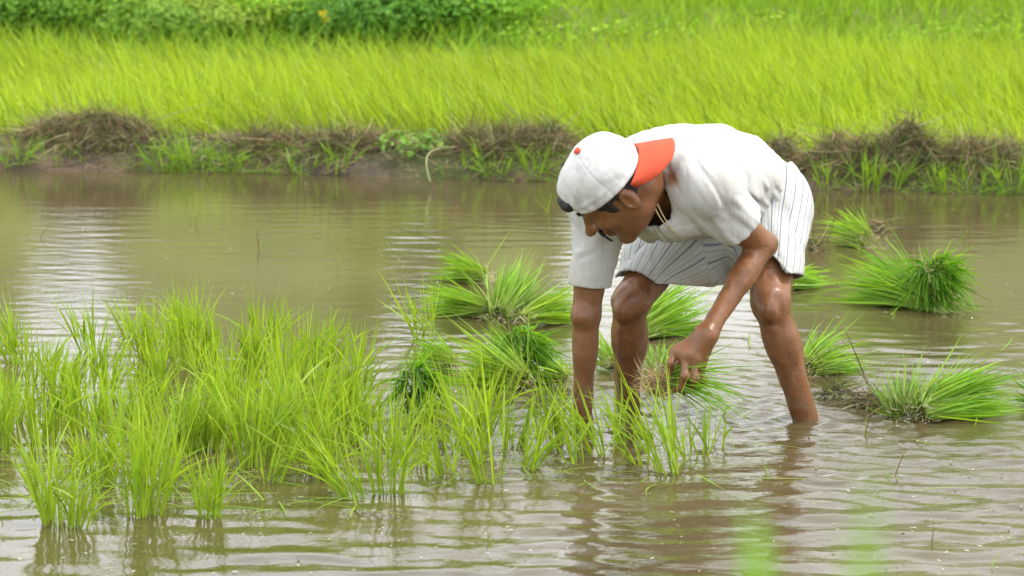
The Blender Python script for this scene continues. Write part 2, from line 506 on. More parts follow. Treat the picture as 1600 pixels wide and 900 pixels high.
def build_body():
    fd = Field(np.minimum.reduce([Ra, Rwr, Lwr, HC - .16]) - [.09, .14, .10], np.maximum.reduce([La, Lh, Rh, HC]) + [.16, .22, .34], 0.0042)
    torso(fd, -0.012)
    # neck
    fd.cone(nb + unit(chest - nb) * 0.03, HP(0, -.040, -.045), .056, .047, .025)
    fd.cone(HP(.035, -.05, -.03), nb + lt * .03 + np.array([0, 0, -.05]), .018, .016, .025)
    # legs
    for hp, kn, an in ((Lh, Lk, La), (Rh, Rk, Ra)):
        sh = unit(an - kn); th = unit(kn - hp)
        front = unit((th - sh) - 0); front = unit(front - sh * (front @ sh)); sd_ = np.cross(sh, front)
        fd.cone(hp, hp + (kn - hp) * .97, .066, .041, .03)
        fd.cone(kn - front * .004, kn + sh * .11, .041, .035, .022)
        fd.cone(kn + sh * .09, an, .036, .0265, .025)
        fd.ell(kn + sh * .12 - front * .018, np.stack([front, sh, sd_]), (.034, .088, .038), .012)
        fd.ell(kn + front * .032 + sh * .004, np.stack([front, sh, sd_]), (.023, .029, .024), .010)
        fd.cone(kn + sh * .05 + front * .033, kn + sh * .30 + front * .019, .009, .008, .010)
        fd.cone(kn - th * .10 + front * .014 + sd_ * .024, kn + sd_ * .030 - th * .012, .024, .013, .014)
        fd.cone(kn - th * .10 + front * .014 - sd_ * .024, kn - sd_ * .030 - th * .012, .024, .013, .014)
        # foot in the mud
        ff = unit(np.array([front[0], front[1], 0]))
        fd.cone(an - ff * .03 + [0, 0, -.04], an + ff * .07 + [0, 0, -.045], .034, .028, .03)
        fd.cone(an + ff * .06 + [0, 0, -.045], an + ff * .15 + [0, 0, -.06], .034, .022, .03)
    # arms
    for s_, e_, w_ in ((Lsh, Lel, Lwr), (Rsh, Rel, Rwr)):
        fd.cone(s_, e_, .036, .033, .02)
        fa = unit(w_ - e_); ua = unit(e_ - s_)
        fd.cone(e_, w_, .0285, .0215, .014)
        fd.ell(e_ + fa * .075, frame(fa, np.array([0.3, -1, .2])), (.034, .075, .029), .012)
        fd.ell(s_ + (e_ - s_) * .55, frame(ua, np.array([0.3, -1, .2])), (.036, .09, .034), .02)
        ole = unit(ua - fa)
        fd.ell(e_ + ole * .022, np.eye(3), (.020, .020, .022), .02)
    # left hand closed on the seedlings
    K = [P(1054, 551, 7.665), P(1069, 559, 7.650), P(1083, 568, 7.652), P(1094, 575, 7.672)]
    wr = Lwr
    for q, k_ in enumerate(K):
        fd.cone(wr + (np.array(K[q]) - wr) * .1, k_, .0185, .0125, .018)
    for a_, b_ in zip(K[:-1], K[1:]): fd.cone(a_ + (wr - a_) * .15, b_ + (wr - b_) * .15, .011, .011, .012)
    fing = [[K[0], P(1048, 567, 7.652), P(1047, 584, 7.672), P(1052, 594, 7.69)],
            [K[1], P(1070, 587, 7.634), P(1065, 605, 7.648), P(1054, 611, 7.672)],
            [K[2], P(1086, 592, 7.640), P(1079, 608, 7.658), P(1068, 611, 7.685)],
            [K[3], P(1098, 594, 7.664), P(1091, 606, 7.682), P(1081, 607, 7.70)]]
    for q, ch in enumerate(fing):
        rr = [.0105, .0090, .0082, .0070] if q < 3 else [.0092, .0080, .0072, .0062]
        for j in range(3): fd.cone(ch[j], ch[j + 1], rr[j], rr[j + 1], .003)
        fd.ell(ch[1], np.eye(3), (rr[1] * 1.12,) * 3, .006)
    th = [P(1094, 536, 7.69), P(1070, 556, 7.712), P(1056, 576, 7.715), P(1052, 592, 7.708)]
    for j in range(3): fd.cone(th[j], th[j + 1], (.017, .0125, .011)[j], (.0125, .011, .009)[j], .010)
    # right hand under water, pressing a seedling into the mud
    fa = unit(Rwr - Rel); pa = np.cross(fa, [0, 1, 0]); ya = np.cross(pa, fa)
    fd.ell(Rwr + fa * .055, np.stack([pa, fa, ya]), (.040, .055, .017), .02)
    for q in range(4):
        b0 = Rwr + fa * .09 + pa * (.027 - .018 * q); ln = (.068, .077, .072, .056)[q]
        m0 = b0 + fa * ln * .5 - ya * .006; e0 = b0 + fa * ln - ya * .028
        fd.cone(b0, m0, .0105, .0095, .006); fd.cone(m0, e0, .0095, .0075, .006)
    fd.cone(Rwr + fa * .03 + pa * .03, Rwr + fa * .07 + pa * .055 - ya * .015, .015, .011, .015)
    fd.cone(Rwr + fa * .07 + pa * .055 - ya * .015, Rwr + fa * .11 + pa * .05 - ya * .03, .011, .008, .006)
    # head
    fd.ell(HP(0, .002, .022), HA, (.074, .086, .088), .02)
    fd.ell(HP(0, .022, -.035), HA, (.062, .068, .078), .03)
    fd.cone(HP(.040, -.005, -.062), HP(.016, .068, -.098), .022, .017, .03)
    fd.cone(HP(-.040, -.005, -.062), HP(-.016, .068, -.098), .022, .017, .03)
    fd.ell(HP(0, .078, -.098), HA, (.020, .017, .015), .02)              # chin
    for s_ in (-1, 1):
        fd.ell(HP(s_ * .040, .062, -.022), HA, (.024, .022, .017), .02)  # cheekbone
        fd.ell(HP(s_ * .031, .100, .005), HA, (.017, .016, .012), .014, True)   # eye socket
        fd.ell(HP(s_ * .031, .079, .004), HA, (.0135, .0135, .0125), .004)      # lids over the eye
        fd.cone(HP(s_ * .010, .090, .022), HP(s_ * .044, .076, .022), .010, .008, .015)  # brow
        fd.ell(HP(s_ * .016, .098, -.030), HA, (.010, .012, .009), .008)        # nostril wing
        # ear
        fd.ell(HP(s_ * .076, -.022, -.012), np.stack([unit(hl * s_ - hf * .45), unit(hf + hl * s_ * .45), hu]), (.010, .019, .032), .006)
        fd.ell(HP(s_ * .086, -.016, -.008), np.stack([unit(hl * s_ - hf * .45), unit(hf + hl * s_ * .45), hu]), (.007, .010, .018), .006, True)
    fd.cone(HP(0, .090, .012), HP(0, .116, -.030), .009, .0125, .012)    # nose
    fd.ell(HP(0, .121, -.032), HA, (.013, .012, .011), .008)
    fd.ell(HP(0, .094, -.052), HA, (.024, .012, .008), .010)             # upper lip
    fd.ell(HP(0, .091, -.067), HA, (.020, .012, .008), .008)             # lower lip
    fd.ell(HP(0, .108, -.0590), HA, (.024, .014, .0022), .004, True)     # mouth line
    V, Fq = fd.surface()
    V = relax(V, Fq, 1, 0.35)
    nn = vnormals(V, Fq)
    # veins, tendons and small unevenness of the skin
    V = V + nn * (0.0010 * fbm(V * 38, 3) + 0.0010 * (1 - 3 * np.abs(vnoise(V * [46, 46, 17]))) * (V[:, 2] < .36))[:, None]
    return V, Fq

def skin_mat():
    m, n, b = new_mat('skin')
    g = N(n, 'ShaderNodeNewGeometry')
    f = noise(n, 22, 6, g.outputs['Position']); f2 = noise(n, 5, 3, g.outputs['Position'])
    c = mixrgb(n, (0.138, 0.055, 0.022), (0.275, 0.120, 0.050), rng_map(n, f, 0.32, 0.68))
    c = mixrgb(n, c, (0.20, 0.084, 0.035), rng_map(n, f2, 0.4, 0.65))
    # dried mud on the shins and the arms, in blotches that thin out upward
    sep = N(n, 'ShaderNodeSeparateXYZ'); n.links.new(g.outputs['Position'], sep.inputs[0])
    low = rng_map(n, sep.outputs['Z'], 0.26, 0.02)
    f3 = noise(n, 34, 5, g.outputs['Position'])
    mud = N(n, 'ShaderNodeMath', operation='MULTIPLY'); n.links.new(low, mud.inputs[0]); n.links.new(rng_map(n, f3, 0.48, 0.62), mud.inputs[1])
    c = mixrgb(n, c, (0.20, 0.115, 0.065), mud.outputs[0])
    n.links.new(c, b.inputs['Base Color'])
    r = rng_map(n, f, 0.35, 0.65, 0.20, 0.50); n.links.new(r, b.inputs['Roughness'])
    b.inputs['Subsurface Weight'].default_value = 0.08
    b.inputs['Subsurface Radius'].default_value = (0.010, 0.004, 0.002)
    b.inputs['Subsurface Scale'].default_value = 1.0
    h = noise(n, 150, 4, g.outputs['Position'])
    bump(n, b, h, 0.6, 0.002)
    return m

V, Fq = build_body()
body = link('body', mesh('body', V, Fq, skin_mat(), loc=ROOT), person)

# ---------------------------------------------------------------- cloth
def half(Q, p, nrm):
    return (Q - np.asarray(p, np.float32)) @ np.asarray(unit(nrm), np.float32)

def fold_field(Q, d, wl, seed, stretch=5.0):
    """creases that run along d: noise squeezed across it"""
    d = unit(d); e2 = np.array([.25, 1.0, -.15]); e2 = unit(e2 - d * (e2 @ d)); e1 = np.cross(d, e2)
    q = np.stack([(Q @ e1) / wl, (Q @ d) / (wl * stretch), (Q @ e2) / (wl * 5)], -1) + seed
    q = q + np.stack([0.30 * vnoise(Q * 7 + seed), 0 * Q[..., 0], 0 * Q[..., 0]], -1)
    x = vnoise(q)
    return np.clip(1 - np.abs(x) * 3.2, -.25, 1) * 0.75 + 0.25 * vnoise(q * 0.6 + 9)

def near_mask(Q, c, r):
    return np.clip(1.5 - np.linalg.norm(Q - np.asarray(c), axis=-1) / r, 0, 1)

def cloth_mat(name, stripe=False):
    m, n, b = new_mat(name)
    g = N(n, 'ShaderNodeNewGeometry'); pos = g.outputs['Position']
    f = noise(n, 7, 5, pos); f2 = noise(n, 60, 3, pos)
    c = mixrgb(n, (0.54, 0.54, 0.53), (0.44, 0.43, 0.395), rng_map(n, f, 0.45, 0.75))
    if stripe:
        at = N(n, 'ShaderNodeAttribute', attribute_name='around')
        def line(period, shift, wdt):
            a = N(n, 'ShaderNodeMath', operation='MULTIPLY_ADD'); a.inputs[1].default_value = 1 / period; a.inputs[2].default_value = shift
            n.links.new(at.outputs['Fac'], a.inputs[0])
            fr_ = N(n, 'ShaderNodeMath', operation='FRACT'); n.links.new(a.outputs[0], fr_.inputs[0])
            s_ = N(n, 'ShaderNodeMath', operation='SUBTRACT'); n.links.new(fr_.outputs[0], s_.inputs[0]); s_.inputs[1].default_value = 0.5
            ab = N(n, 'ShaderNodeMath', operation='ABSOLUTE'); n.links.new(s_.outputs[0], ab.inputs[0])
            return rng_map(n, ab.outputs[0], wdt / period * 0.75, wdt / period * 0.35)
        c = mixrgb(n, c, (0.20, 0.21, 0.27), line(0.027, 0.0, 0.0032))
        c = mixrgb(n, c, (0.30, 0.34, 0.35), line(0.027, 0.36, 0.0022))
        c = mixrgb(n, c, (0.34, 0.38, 0.40), line(0.027, 0.70, 0.0016))
        dn = N(n, 'ShaderNodeAttribute', attribute_name='dirt')
        c = mixrgb(n, c, (0.30, 0.20, 0.11), dn.outputs['Fac'])
    else:
        dn = N(n, 'ShaderNodeAttribute', attribute_name='dirt')
        c = mixrgb(n, c, (0.30, 0.165, 0.08), dn.outputs['Fac'])
        sp = noise(n, 75, 2, pos); spm = noise(n, 9, 2, pos)
        ss = N(n, 'ShaderNodeMath', operation='MULTIPLY')
        n.links.new(rng_map(n, sp, 0.715, 0.76), ss.inputs[0]); n.links.new(rng_map(n, spm, 0.62, 0.68), ss.inputs[1])
        c = mixrgb(n, c, (0.16, 0.12, 0.09), ss.outputs[0])
    n.links.new(c, b.inputs['Base Color'])
    b.inputs['Roughness'].default_value = 0.88
    b.inputs['Specular IOR Level'].default_value = 0.2
    mpc = N(n, 'ShaderNodeMapping'); mpc.inputs['Rotation'].default_value = (0.2, 0.45, 0.3); mpc.inputs['Scale'].default_value = (1.0, 0.35, 0.14)
    n.links.new(pos, mpc.inputs['Vector'])
    cz = noise(n, 30, 3, mpc.outputs[0], 0.5)
    ri = N(n, 'ShaderNodeMath', operation='SUBTRACT'); n.links.new(cz, ri.inputs[0]); ri.inputs[1].default_value = .5
    ra = N(n, 'ShaderNodeMath', operation='ABSOLUTE'); n.links.new(ri.outputs[0], ra.inputs[0])
    hs = N(n, 'ShaderNodeMath', operation='MULTIPLY_ADD'); n.links.new(f2, hs.inputs[0]); hs.inputs[1].default_value = 0.10; n.links.new(ra.outputs[0], hs.inputs[2])
    bump(n, b, hs.outputs[0], 0.40, 0.024)
    return m

def build_shirt():
    fd = Field(np.minimum.reduce([Rsh, Rel, Lel, Lsh, pel, nb]) - [.10, .14, .03], np.maximum.reduce([Lel, Lsh, pel, chest]) + [.16, .20, .24], 0.0038)
    g = 0.013
    torso(fd, g, .07)
    fd.ell(mid * .45 + chest * .55 + [-.01, -.02, -.035], frame(nb - mid, lt), (.130, .17, .080), .06)     # front hangs loose
    fd.ell(nb + [.050, -.01, -.062], frame(nb - mid, lt), (.100, .075, .058), .05)                       # neckline sags
    fd.cone(Lsh + (chest - Lsh) * .2, Lsh + (Lel - Lsh) * .72, .058, .060, .05)
    fd.cone(Rsh + (chest - Rsh) * .08, Rsh + (Rel - Rsh) * .88 + [-.002, 0, 0], .058, .051, .035)
    outer = fd.v
    ii = np.argwhere(np.abs(outer) < .024); Qs = fd.lo + fd.h * ii
    lc = Lsh + (Lel - Lsh) * .66; rc = Rsh + (Rel - Rsh) * .735
    mL, mR = near_mask(Qs, (Lsh + Lel) / 2, .085), near_mask(Qs, (Rsh + Rel * 2) / 3, .10)
    mT = np.clip(1 - mL - mR, 0, 1)
    topw = np.clip(1.35 - (Qs[:, 2] - (mid[2] - .02)) / .16, .25, 1)
    flank = np.clip((7.98 - Qs[:, 1]) / .10 + .6, 0, 1)
    f = mT * topw * (.0060 * fold_field(Qs, [.36, .20, -.90], .040, 2.0, 9) + .0040 * fold_field(Qs, [.50, .25, -.80], .023, 8.0, 9) + .0050 * fold_field(Qs, [.72, .40, .55], .045, 4.0, 7) * np.clip((Qs[:, 0] - P(1120, 300, 8)[0]) / .1, 0, 1))
    f += mL * (.0050 * fold_field(Qs, [.62, .2, -.75], .036, 3.0, 8) + .0030 * fold_field(Qs, [.75, 0, -.6], .022, 6.0, 7))
    f += .6 * mR * (.0042 * fold_field(Qs, [.78, -.1, .50], .034, 5.0, 6) + .0026 * fold_field(Qs, [.9, 0, .2], .020, 1.0, 6))
    f += .005 * near_mask(Qs, P(1105, 300, 7.74), .05) * fold_field(Qs, [.3, .1, -.94], .026, 12.0, 8)
    outer[ii[:, 0], ii[:, 1], ii[:, 2]] += np.clip(1.6 * f, -.012, .0085).astype(np.float32)
    sl, Q = fd.win(fd.lo, fd.lo + fd.h * (fd.n - 1), 0)
    th = 0.0115
    d = np.maximum(outer, -(outer + th))
    ld = unit(Lel - Lsh) + np.array([.10, 0, -.16]); rd = unit(Rel - Rsh)
    armd = np.linalg.norm(np.cross(Q - Lsh.astype(np.float32), unit(Lel - Lsh).astype(np.float32)), axis=-1)
    nearL = (armd < .095) & (Q[..., 1] < 7.90) & (Q[..., 0] > Lsh[0])
    nearR = np.linalg.norm(Q - (Rsh + (Rel - Rsh) * 1.0).astype(np.float32), axis=-1) < .15
    d = np.where(nearL, np.maximum(d, half(Q, lc, ld)), d)
    d = np.where(nearR, np.maximum(d, half(Q, rc, rd)), d)
    # hem round the hips
    hemp = pel + unit(mid - pel) * -0.040
    hd = unit(pel - mid) + np.array([.05, .0, .35])
    farArm = (armd > .095) | (Q[..., 1] > 7.90)
    hem = half(Q, hemp, hd) + 0.010 * np.sin(Q[..., 0] * 30)
    d = np.where(farArm, np.maximum(d, hem), d)
    # neck opening: round at the nape, slit open down the chest
    ndir = unit(HC - nb)
    def capsule(a, b, r):
        a = np.asarray(a, np.float32); ab = np.asarray(b, np.float32) - a; q = Q - a
        t = np.clip((q @ ab) / float(ab @ ab), 0, 1); return np.linalg.norm(q - t[..., None] * ab, axis=-1) - r
    cuts = np.minimum(capsule(P(996, 272, 7.74), P(930, 270, 7.60), .062),
                      np.minimum(capsule(P(1010, 318, 7.66), P(955, 325, 7.50), .058), capsule(P(1034, 342, 7.62), P(1000, 350, 7.50), .036)))
    d = np.maximum(d, -cuts)
    fd.v = d.astype(np.float32)
    V, Fq = fd.surface()
    V = relax(V, Fq, 1, 0.4)
    st = P(1047, 270, 7.70)
    sx = (V[:, 0] - st[0]) / .013; sz = (V[:, 2] - st[2]) / .020
    stain = np.clip(1.3 - np.sqrt(sx ** 2 + sz ** 2) + 0.35 * fbm(V * 60, 3), 0, 1) * (V[:, 1] < st[1] + .16) * 0.95
    cuff = np.clip(1 - np.linalg.norm(V - rc, axis=1) / .07, 0, 1) * np.clip(fbm(V * 22, 4) * 2 + .25, 0, 1) * 0.5
    blot = np.clip(fbm(V * 8 + 2, 4) * 2.4 - .55, 0, 1) * .30 * np.clip((mid[2] + .08 - V[:, 2]) / .12, 0, 1)
    return V, Fq, np.clip(stain + cuff + blot, 0, 1)

V, Fq, dirt = build_shirt()
shirt = link('shirt', mesh('shirt', V, Fq, cloth_mat('white_cotton'), attrs={'dirt': dirt}, loc=ROOT), person)
tag(shirt, 'loose worn white short-sleeved shirt with a brown stain')

def build_shorts():
    fd = Field(np.minimum.reduce([Rk, Lk, Rh]) - [.10, .14, .04], np.maximum.reduce([Lh, pel, Rh]) + [.17, .17, .17], 0.0042)
    lth = unit(Lh - Rh); g = 0.008
    fd.ell(pel, frame(mid - pel, lth), (.148 + g, .130 + g, .122 + g), .05)
    fd.ell(pel + (mid - pel) * .5, frame(mid - pel, lth), (.136 + g, .10 + g, .108 + g), .05)
    fd.cone(Lh + [-.008, .01, .0], Lh + (Lk - Lh) * .95 + [.0, .005, 0], .088, .074, .05)
    fd.cone(Rh, Rh + (Rk - Rh) * .50, .095, .088, .05)
    fd.cone(Rh + (Rk - Rh) * .45, Rh + (Rk - Rh) * .95 + [.01, .02, -.01], .088, .078, .05)
    fd.cone(P(1090, 385, 8.10), P(1100, 425, 8.10), .085, .070, .06)      # cloth hangs between the thighs
    outer = fd.v
    ii = np.argwhere(np.abs(outer) < .024); Qs = fd.lo + fd.h * ii
    vl = unit(Lk - Lh); vr = unit(Rk - Rh)
    lm = (np.linalg.norm(np.cross(Qs - Lh, vl), axis=1) < np.linalg.norm(np.cross(Qs - Rh, vr), axis=1))
    f = np.where(lm, .0050 * fold_field(Qs, vl + np.array([.2, 0, 0]), .045, 2.0) + .003 * fold_field(Qs, [.7, .1, -.6], .035, 7.0),
                 .0060 * fold_field(Qs, [.85, .1, .20], .045, 4.0) + .0045 * fold_field(Qs, [.6, .2, .6], .06, 9.0))
    outer[ii[:, 0], ii[:, 1], ii[:, 2]] += f.astype(np.float32)
    sl, Q = fd.win(fd.lo, fd.lo + fd.h * (fd.n - 1), 0)
    d = np.maximum(outer, -(outer + 0.0072))
    lcut = P(1212, 434, 7.95); rcut = P(1030, 443, 8.05)
    ln = unit(np.array([.06, -.25, -1.0])); rn = unit(np.array([-.07, -.05, -1.0]))
    left = np.linalg.norm(np.cross(Q - Lh.astype(np.float32), vl.astype(np.float32)), axis=-1) < np.linalg.norm(np.cross(Q - Rh.astype(np.float32), vr.astype(np.float32)), axis=-1)
    d = np.where(left, np.maximum(d, half(Q, lcut, ln)), np.maximum(d, half(Q, rcut, rn)))
    d = np.maximum(d, half(Q, Rh + (Rk - Rh) * .86, vr))
    d = np.maximum(d, half(Q, pel + (mid - pel) * .9, mid - pel))
    fd.v = d.astype(np.float32)
    V, Fq = fd.surface()
    V = relax(V, Fq, 2, 0.4)
    around = np.zeros(len(V))
    dl = np.linalg.norm(np.cross(V - Lh, vl), axis=1); dr = np.linalg.norm(np.cross(V - Rh, vr), axis=1)
    for sel, h0, vv, inner in ((dl < dr, Lh, vl, unit(Rh - Lh)), (dl >= dr, Rh, vr, unit(Lh - Rh))):
        inn = unit(inner - vv * (inner @ vv)); oth = np.cross(vv, inn)
        q = V[sel] - h0
        around[sel] = (np.arctan2(q @ oth, -(q @ inn))) * .098
    hemz = np.where(dl < dr, (V - lcut) @ ln, (V - rcut) @ rn)
    dirt = np.clip(1 + hemz / .05, 0, 1) * np.clip(.45 + fbm(V * 16, 4) * 1.5, 0, 1) * np.where(dl < dr, .25, .75)
    return V, Fq, around, dirt

V, Fq, around, dirt = build_shorts()
shorts = link('shorts', mesh('shorts', V, Fq, cloth_mat('striped_cotton', True), attrs={'around': around, 'dirt': dirt}, loc=ROOT), person)
tag(shorts, 'knee-length white shorts with thin dark stripes')

# ---------------------------------------------------------------- hair, brows, moustache
def hair_mat():
    m, n, b = new_mat('black_hair')
    b.inputs['Base Color'].default_value = (0.012, 0.010, 0.009, 1); b.inputs['Roughness'].default_value = 0.5
    g = N(n, 'ShaderNodeNewGeometry'); bump(n, b, noise(n, 260, 3, g.outputs['Position']), 0.8, 0.003)
    return m
M_hair = hair_mat()

def build_hair():
    fd = Field(HC - .17, HC + .17, 0.0036)
    fd.ell(HP(0, .002, .024), HA, (.0795, .0915, .093), .005)
    fd.cone(HP(.071, .018, .02), HP(.069, .020, -.006), .007, .004, .01)
    fd.cone(HP(-.071, .018, .02), HP(-.069, .020, -.006), .007, .004, .01)
    fd.ell(HP(0.005, .093, .062), HA, (.036, .020, .022), .012)
    fd.v = fd.v + 0.0
    sl, Q = fd.win(fd.lo, fd.lo + fd.h * (fd.n - 1), 0)
    q = (Q - HC.astype(np.float32)) @ HA.T.astype(np.float32)
    l, f, u = q[..., 0], q[..., 1], q[..., 2]
    face = np.maximum(f - (.052 + 0.0 * u), 0.042 - u)                  # hairline over the brow and in front of the ears
    keep = np.minimum(np.maximum(.045 - u, -1), 1)
    cut = np.where(f > .045, .047 - u, np.where(f > -.002, (.012 - u), (-.060 - u)))
    side = np.where((f > .012) & (f < .036) & (np.abs(l) > .055), np.minimum(cut, -.032 - u), cut)
    fd.v = np.maximum(fd.v, side).astype(np.float32)
    V, Fq = fd.surface()
    V = relax(V, Fq, 2, .5)
    nn = vnormals(V, Fq)
    V = V + nn * (.0022 * fbm(V * 110, 2))[:, None]
    return V, Fq
V, Fq = build_hair()
link('hair', mesh('hair', V, Fq, M_hair, loc=ROOT), person)

def strands(name, roots, dirs, L, wid, parent):
    V, Fq, C = blade_arrays(roots, dirs, L, wid, np.zeros((len(roots), 3)), np.full((len(roots), 3), .02), rings=3, base_pale=0)
    return link(name, mesh(name, V, Fq, M_hair, loc=ROOT), parent)
n = 1000
l = rng.uniform(-.038, .038, n)
roots = np.stack([HP(a, .109 - 6.0 * a * a - abs(a) * .08, -.044 - abs(a) * .30 + b) for a, b in zip(l, rng.uniform(-.006, .005, n))])
dirs = -hu[None] * 1.0 + hl[None] * (l / .036)[:, None] * .8 - hf[None] * (.05 + 14 * np.abs(l))[:, None] + rng.normal(0, .15, (n, 3))
strands('moustache', roots, dirs, rng.uniform(.009, .015, n), .0034, person)
for s_ in (-1, 1):
    n = 130; t = rng.random(n)
    roots = np.stack([HP(s_ * (.012 + .034 * a), .0985 - .022 * a * a - .006 * a, .024 + .006 * math.sin(a * 3) + b) for a, b in zip(t, rng.uniform(-.004, .003, n))])
    dirs = hl[None] * s_ + hu[None] * .3 + hf[None] * .2 + rng.normal(0, .2, (n, 3))
    strands('eyebrow', roots, dirs, .010, .0018, person)

# ---------------------------------------------------------------- cap worn back to front
def plain_mat(name, c, rough=0.6, c2=None, sc=20, bd=0.002):
    m, n, b = new_mat(name); g = N(n, 'ShaderNodeNewGeometry')
    f = noise(n, sc, 5, g.outputs['Position'])
    cc = mixrgb(n, c, c2 or tuple(x * .75 for x in c), rng_map(n, f, 0.5, 0.7))
    n.links.new(cc, b.inputs['Base Color']); b.inputs['Roughness'].default_value = rough
    bump(n, b, noise(n, sc * 5, 3, g.outputs['Position']), 0.25, bd)
    return m
M_cap = plain_mat('cap_twill', (0.62, 0.62, 0.615), .85, (0.35, 0.33, 0.30), 16)
M_red = plain_mat('visor_red', (0.62, 0.075, 0.025), .7, (0.50, 0.06, 0.025), 25)

def build_cap():
    na, nr = 160, 46
    a = np.linspace(0, 2 * np.pi, na, endpoint=False)        # 0 = face side
    V = np.zeros((nr, na, 3))
    fx, lx = np.cos(a), np.sin(a)
    rim_u = 0.036 - 0.020 * (1 - fx) * .5
    hole = np.clip(1 - (np.minimum(a, 2 * np.pi - a) / .42) ** 2, 0, 1) ** .5 * .040      # strap opening over the forehead
    rim_u = rim_u + hole
    for j in range(nr):
        t = j / (nr - 1)
        el = t * np.pi / 2
        cr_ = np.cos(el) ** .80; hh = np.sin(el) ** .92
        top = 0.124
        rf = np.where(fx > 0, .113, .084) * cr_; rl = .0905 * cr_
        # stiff panel at the back of the head stands up
        bulge = np.clip(-fx, 0, 1) ** 2 * .005 * np.sin(np.pi * np.clip(t * 1.15, 0, 1))
        l = lx * rl; f = fx * (rf + bulge) - .014; u = rim_u + (top - rim_u) * hh + bulge * .9
        V[j] = HC + hl * l[:, None] + hf * f[:, None] + hu * u[:, None]
    Vf = V.reshape(-1, 3)
    i = (np.arange(nr - 1) * na)[:, None]; k = np.arange(na)[None]; k2 = (k + 1) % na
    Fq = np.stack([i + k, i + k2, i + na + k2, i + na + k], -1).reshape(-1, 4)
    nn = vnormals(Vf, Fq)
    if ((Vf - HC) * nn).sum() < 0: Fq = Fq[:, ::-1]; nn = -nn
    aa = np.tile(a, nr); tj = np.repeat(np.linspace(0, 1, nr), na)
    seam = np.abs(((aa + np.pi / 6) / (np.pi / 3)) % 1 - .5); seam = np.abs(.5 - seam)
    off = -.0018 * np.exp(-(seam / .018) ** 2) * (tj < .97)
    dent = .0042 * fbm(Vf * 30, 3) + .0055 * fbm(Vf * 12 + 3, 2) + .0022 * np.sin(tj * 60) * np.exp(-((tj - .10) / .07) ** 2) * fbm(Vf * 18, 2)
    Vf = Vf + nn * (off + dent * np.clip(1 - tj * .3, 0, 1))[:, None]
    return Vf, Fq

V, Fq = build_cap()
cap = link('cap', mesh('cap', V, Fq, M_cap, loc=ROOT), person)
tag(cap, 'dirty white baseball cap worn back to front')
sm = cap.modifiers.new('thickness', 'SOLIDIFY'); sm.thickness = 0.003; sm.offset = -1

def build_visor():
    na, nr = 40, 14
    V = []
    for j in range(nr):
        t = j / (nr - 1)
        for k in range(na):
            a = -1 + 2 * k / (na - 1)
            ang = np.pi + a * 1.12
            bl, bf = np.sin(ang) * .088, np.cos(ang) * .084 - .014
            reach = .068 * (1 - abs(a) ** 3.2) ** .6
            l = bl * (1 - .10 * t); f = bf - reach * t * (0.97)
            u = .020 - reach * t * .72 - .024 * (abs(a) ** 2) * (0.3 + .7 * t) + .006 * t * (1 - t)
            V.append(HP(l, f, u))
    V = np.array(V)
    i = (np.arange(nr - 1) * na)[:, None]; k = np.arange(na - 1)[None]
    Fq = np.stack([i + k, i + k + 1, i + na + k + 1, i + na + k], -1).reshape(-1, 4)
    return V, Fq
V, Fq = build_visor()
visor = link('visor', mesh('visor', V, Fq, M_red, loc=ROOT), cap)
tag(visor, 'orange-red visor over the nape')
sm = visor.modifiers.new('thickness', 'SOLIDIFY'); sm.thickness = 0.0035; sm.offset = 0
fd = Field(HP(0, -.014, .126) - .03, HP(0, -.014, .126) + .03, 0.0015)
fd.ell(HP(0, -.014, .126), HA, (.0085, .0085, .0055), .002)
V, Fq = fd.surface()
tag(link('button', mesh('button', V, Fq, M_red, loc=ROOT), cap), 'small red button')

# ---------------------------------------------------------------- thread round the neck
def tube(pts, r, seg=6):
    pts = np.asarray(pts, float); n = len(pts)
    tg = unit(np.gradient(pts, axis=0)); up = np.array([0.3, -.5, .8])
    a = unit(np.cross(tg, up)); b = np.cross(tg, a)
    rr = np.broadcast_to(r, n)
    th = np.linspace(0, 2 * np.pi, seg, endpoint=False)
    V = pts[:, None] + rr[:, None, None] * (np.cos(th)[None, :, None] * a[:, None] + np.sin(th)[None, :, None] * b[:, None])
    i = (np.arange(n - 1) * seg)[:, None]; k = np.arange(seg)[None]; k2 = (k + 1) % seg
    Fq = np.stack([i + k, i + k2, i + seg + k2, i + seg + k], -1).reshape(-1, 4)
    return V.reshape(-1, 3), Fq

def bez(p, n=24):
    t = np.linspace(0, 1, n)[:, None]; p = [np.asarray(q) for q in p]
    return (1 - t) ** 3 * p[0] + 3 * t * (1 - t) ** 2 * p[1] + 3 * t * t * (1 - t) * p[2] + t ** 3 * p[3]
M_thread = plain_mat('neck_thread', (0.55, 0.44, 0.24), .7)
for q, (x1, y1) in enumerate(((1050, 362), (1056, 366))):
    V, Fq = tube(bez([P(1008 + 4 * q, 270, 7.69), P(1012 + 8 * q, 310, 7.60), P(1030 + 8 * q, 345, 7.60), P(x1, y1, 7.66)]), .0014)
    link('neck_thread', mesh('neck_thread', V, Fq, M_thread, loc=ROOT), person)
